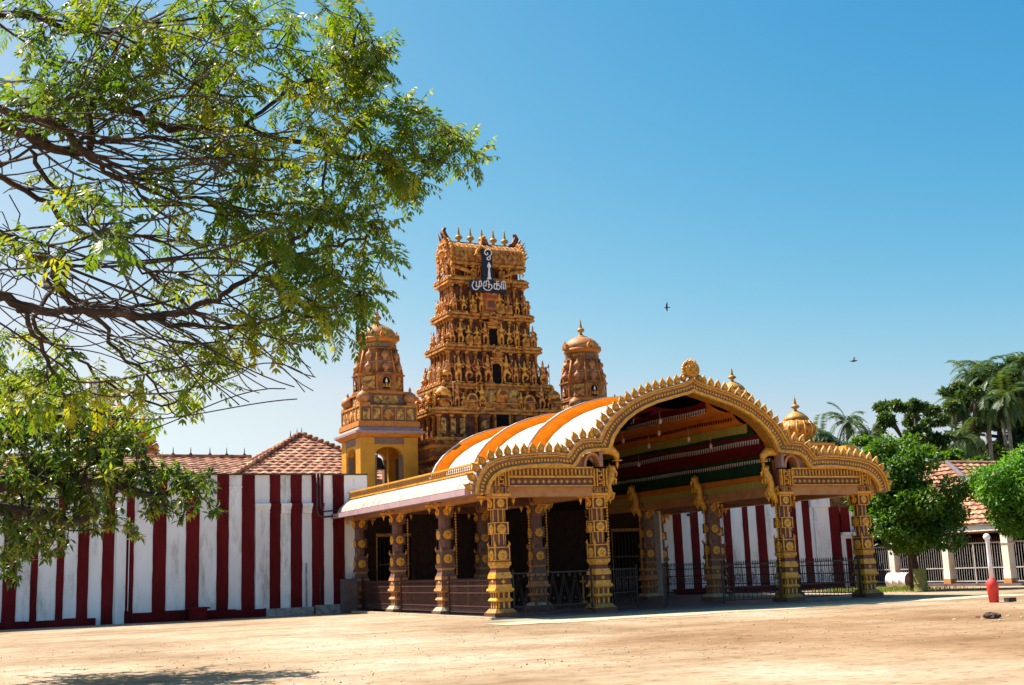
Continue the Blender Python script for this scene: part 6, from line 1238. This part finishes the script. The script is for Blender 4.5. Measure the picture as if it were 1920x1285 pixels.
# long flowing bare twigs that follow the boughs outwards
def px_of(P_):
    d = Vector(P_) - Vector((0, 0, EYE)); w_ = d.dot(CF); return 960 + FPX * d.dot(CR) / w_, 642.5 - FPX * d.dot(CU) / w_
cand = [i for i in range(len(sk.p)) if sk.par[i] is not None and -250 < px_of(sk.p[i])[0] < 420]
CRn, CUn, CFn = np.array(CR), np.array(CU), np.array(CF)
for _ in range(230):
    j = cand[q.integers(len(cand))]; s0 = sk.p[j]; L_ = q.uniform(.6, 2.0); y_ = px_of(s0)[1]
    dirn = unit(CRn * 1.0 + CUn * (q.normal() * .35 + (-.35 if y_ > 420 else .1)) + CFn * q.normal() * .35); pd = unit(sk.p[j] - sk.p[sk.par[j]]); m_ = int(L_ / .1); e_ = s0 + dirn * L_ + CUn * q.normal() * .12; ex, ey = px_of(e_)
    if ex > 600 or ey > 760 or ey - .45 * ex > 640: continue
    c1 = s0 + unit(pd + dirn * .5) * L_ * .35; c2 = e_ - unit(dirn + CUn * q.normal() * .5) * L_ * .35; par = j
    for k in range(1, m_ + 1): u = k / m_; par = sk.node((1 - u) ** 3 * s0 + 3 * (1 - u) ** 2 * u * c1 + 3 * (1 - u) * u * u * c2 + u ** 3 * e_, par)
    if px_of(sk.p[par])[0] < 300: cand.append(par)
bare = [np.array(at_depth(q.uniform(-20, 480), q.uniform(230, 640), q.uniform(8, 10))) for _ in range(260)]
ends = grow(sk, leafy + bare, 5, .07, .09); ne = len(leafy)
neem = thing('tree', 'large feathery leaved tree with dark arching boughs overhanging the upper left of the photo', 'tree', (0, 0, 0))
# the foliage: pinnate leaves, each a rachis with drooping leaflets
Pl, Dl, Nl, tl, Ll = [], [], [], [], []; rach = MB('neem')
for i in range(ne):
    e = sk.p[ends[i]]; pr_ = sk.p[sk.par[ends[i]]]; tw = unit(e - pr_); nl = q.integers(3, 5); base_t = q.normal(.5, .16)
    for l in range(nl):
        d = unit(tw * .7 + q.normal(size=3) * .75 + np.array([0, 0, .05])); Lr = q.uniform(.14, .26); m_ = q.integers(4, 8); pos = e.copy() - tw * q.uniform(0, .12); v = d; pts = [pos.copy()]
        tt = np.clip(base_t + q.normal() * .12, 0, 1)
        for k in range(m_):
            pos = pos + v * Lr / m_; v = unit(v + np.array([0, 0, -.12])); pts.append(pos.copy()); s = unit(np.cross(v, [0, 0, 1.0]))
            for sg_ in (-1, 1):
                dd = unit(v * .45 + s * sg_ * .75 + np.array([0, 0, -.55]) + q.normal(size=3) * .12); Pl.append(pos); Dl.append(dd); Nl.append(unit(np.cross(dd, v))); tl.append(np.clip(tt + q.normal() * .08, 0, 1)); Ll.append(.074 * (1 - .35 * abs(k / m_ - .45)) * q.uniform(.85, 1.15))
        dd = unit(v + np.array([0, 0, -.3])); Pl.append(pos); Dl.append(dd); Nl.append(unit(np.cross(dd, s))); tl.append(tt); Ll.append(.06); rach.tube(pts[::2] if len(pts) > 4 else pts, .0016, 3, cap=False)
skel_mesh('branch', sk, neem, 'bark', .0042, 2.35, fixed, .36)
crown = leafmesh('crown', np.array(Pl), np.array(Dl), np.array(Nl), np.array(Ll), np.array(Ll) * .34, np.array(tl), 'neem', neem, fold=.12)
rach.build('leaf_stalk', neem)
print('neem leaflets', len(Pl))

# ------------------------------------------------------------------ dark broad-leaved tree left, before the striped wall
sk = Skel(); fixed = {}; prev = None
for k, p_ in enumerate(spline([(-1.4, 21.0, -.1), (-1.3, 21.0, 1.0), (-1.05, 21.0, 2.0), (-.7, 20.9, 3.0)], 4)): prev = sk.node(p_, prev); fixed[prev] = .3 - .01 * k
f1 = prev
for pts in ([(30, 900, 24.5), (120, 870, 24.8), (200, 840, 25), (270, 850, 25)], [(20, 830, 25), (90, 790, 25.2), (170, 770, 25.4), (230, 790, 25.5)], [(60, 960, 24), (130, 980, 24), (180, 960, 24)], [(100, 900, 24.5), (200, 905, 24.5), (290, 930, 24.8), (350, 910, 25), (390, 900, 25)], [(0, 760, 25.5), (30, 720, 25.6), (60, 700, 25.7)]):
    P3 = [np.array(at_depth(p_[0], p_[1], p_[2] * .86)) for p_ in pts]; s0 = np.array(sk.p[f1]); pv = f1
    for k, p_ in enumerate(spline([s0] + P3, 4)[1:]): pv = sk.node(p_, pv); fixed[pv] = .12 * (1 - k / 22)
MM = [(30, 760, 70, 50, 60), (110, 790, 70, 50, 70), (190, 810, 60, 50, 60), (60, 850, 80, 60, 90), (150, 880, 80, 60, 90), (230, 860, 50, 60, 50), (20, 920, 60, 60, 60), (100, 950, 70, 60, 70), (180, 950, 50, 50, 40), (30, 1000, 50, 40, 40), (90, 1020, 35, 30, 18), (20, 1045, 35, 25, 16), (260, 900, 45, 35, 28), (310, 895, 40, 30, 24), (300, 945, 35, 25, 16), (345, 960, 22, 20, 8), (360, 915, 35, 30, 20), (385, 890, 18, 18, 8), (390, 960, 15, 15, 4), (255, 985, 18, 25, 6), (20, 1075, 25, 15, 4), (70, 710, 60, 25, 22), (240, 800, 20, 25, 10), (-40, 800, 60, 90, 60), (-60, 930, 60, 90, 50)]
q = np.random.default_rng(33); tg = []
for px, py, rx, ry, n in MM:
    for i in range(n):
        a = q.uniform(0, 6.283); rr_ = math.sqrt(q.random()); tg.append(np.array(at_depth(px + rx * rr_ * math.cos(a), py + ry * rr_ * math.sin(a), 21.5 + q.normal() * (1.0 if px < 260 else .4))))
ends = grow(sk, tg, 8, .12, .3); dark = thing('tree', 'dark glossy leaved tree hanging in front of the striped wall at the left edge', 'tree', (0, 0, 0))
P, D, N, tn = [], [], [], []
for i in range(len(tg)):
    e = sk.p[ends[i]]; tw = unit(e - sk.p[sk.par[ends[i]]]); bt = q.normal(.42, .2)
    for w_ in range(2):
        c = e - tw * .16 * w_ + q.normal(size=3) * .05
        for k in range(q.integers(6, 10)):
            d = unit(tw * .4 + unit(q.normal(size=3)) + np.array([0, 0, -.45])); P.append(c); D.append(d); nn = unit(np.array([0, 0, 1.]) + q.normal(size=3) * .4); N.append(unit(nn - d * (nn * d).sum())); tn.append(np.clip(bt + q.normal() * .12, 0, 1))
skel_mesh('branch', sk, dark, 'bark', .008, 2.4, fixed, .3); n = len(P)
leafmesh('crown', np.array(P), np.array(D), np.array(N), .165 * q.uniform(.7, 1.25, n), .055 * q.uniform(.8, 1.2, n), np.array(tn), 'mango', dark, fold=.15)
print('dark leaves', n)

# ------------------------------------------------------------------ litter on the sand
r = np.random.default_rng(9); n = 2200; gy = 17 + 30 * r.random(n) ** 1.3; gx = gy * np.tan(R(1) + r.random(n) * R(50)); P = np.stack([gx, gy, np.full(n, .004)], 1); P = P[(P[:, 1] < 33)]; n = len(P)
D = unit(np.stack([r.normal(size=n), r.normal(size=n), np.abs(r.normal(size=n)) * .2], 1)); N = unit(np.stack([r.normal(size=n) * .3, r.normal(size=n) * .3, np.ones(n)], 1)); N = unit(N - D * (N * D).sum(1)[:, None])
M['litter'] = mat('dry_leaf_litter', (0.20, 0.10, 0.04), (0.08, 0.04, 0.02), 0.9, 1.2, c3=(0.34, 0.22, 0.09))
tag(leafmesh('leaf_litter', P, D, N, .05 * r.uniform(.4, 1.5, n), .022, r.random(n), 'litter'), 'dry leaves and bits scattered over the sand', 'litter', kind='stuff')
pb = MB('curb', 'stone'); rp = random.Random(2)
for i in range(220):
    y = 18 + 16 * rp.random(); x = y * math.tan(R(2) + rp.random() * R(48)); s = rp.uniform(.008, .022); pb.add([(x - s, y - s, 0), (x + s, y - s * .7, 0), (x + s * .8, y + s, 0), (x - s, y + s * .8, 0), (x, y, s * 1.2)], [(0, 1, 4), (1, 2, 4), (2, 3, 4), (3, 0, 4)], rp.choice(['curb', 'stone']))
tag(pb.build('pebbles'), 'tiny pebbles scattered over the sand', 'pebbles', kind='stuff')
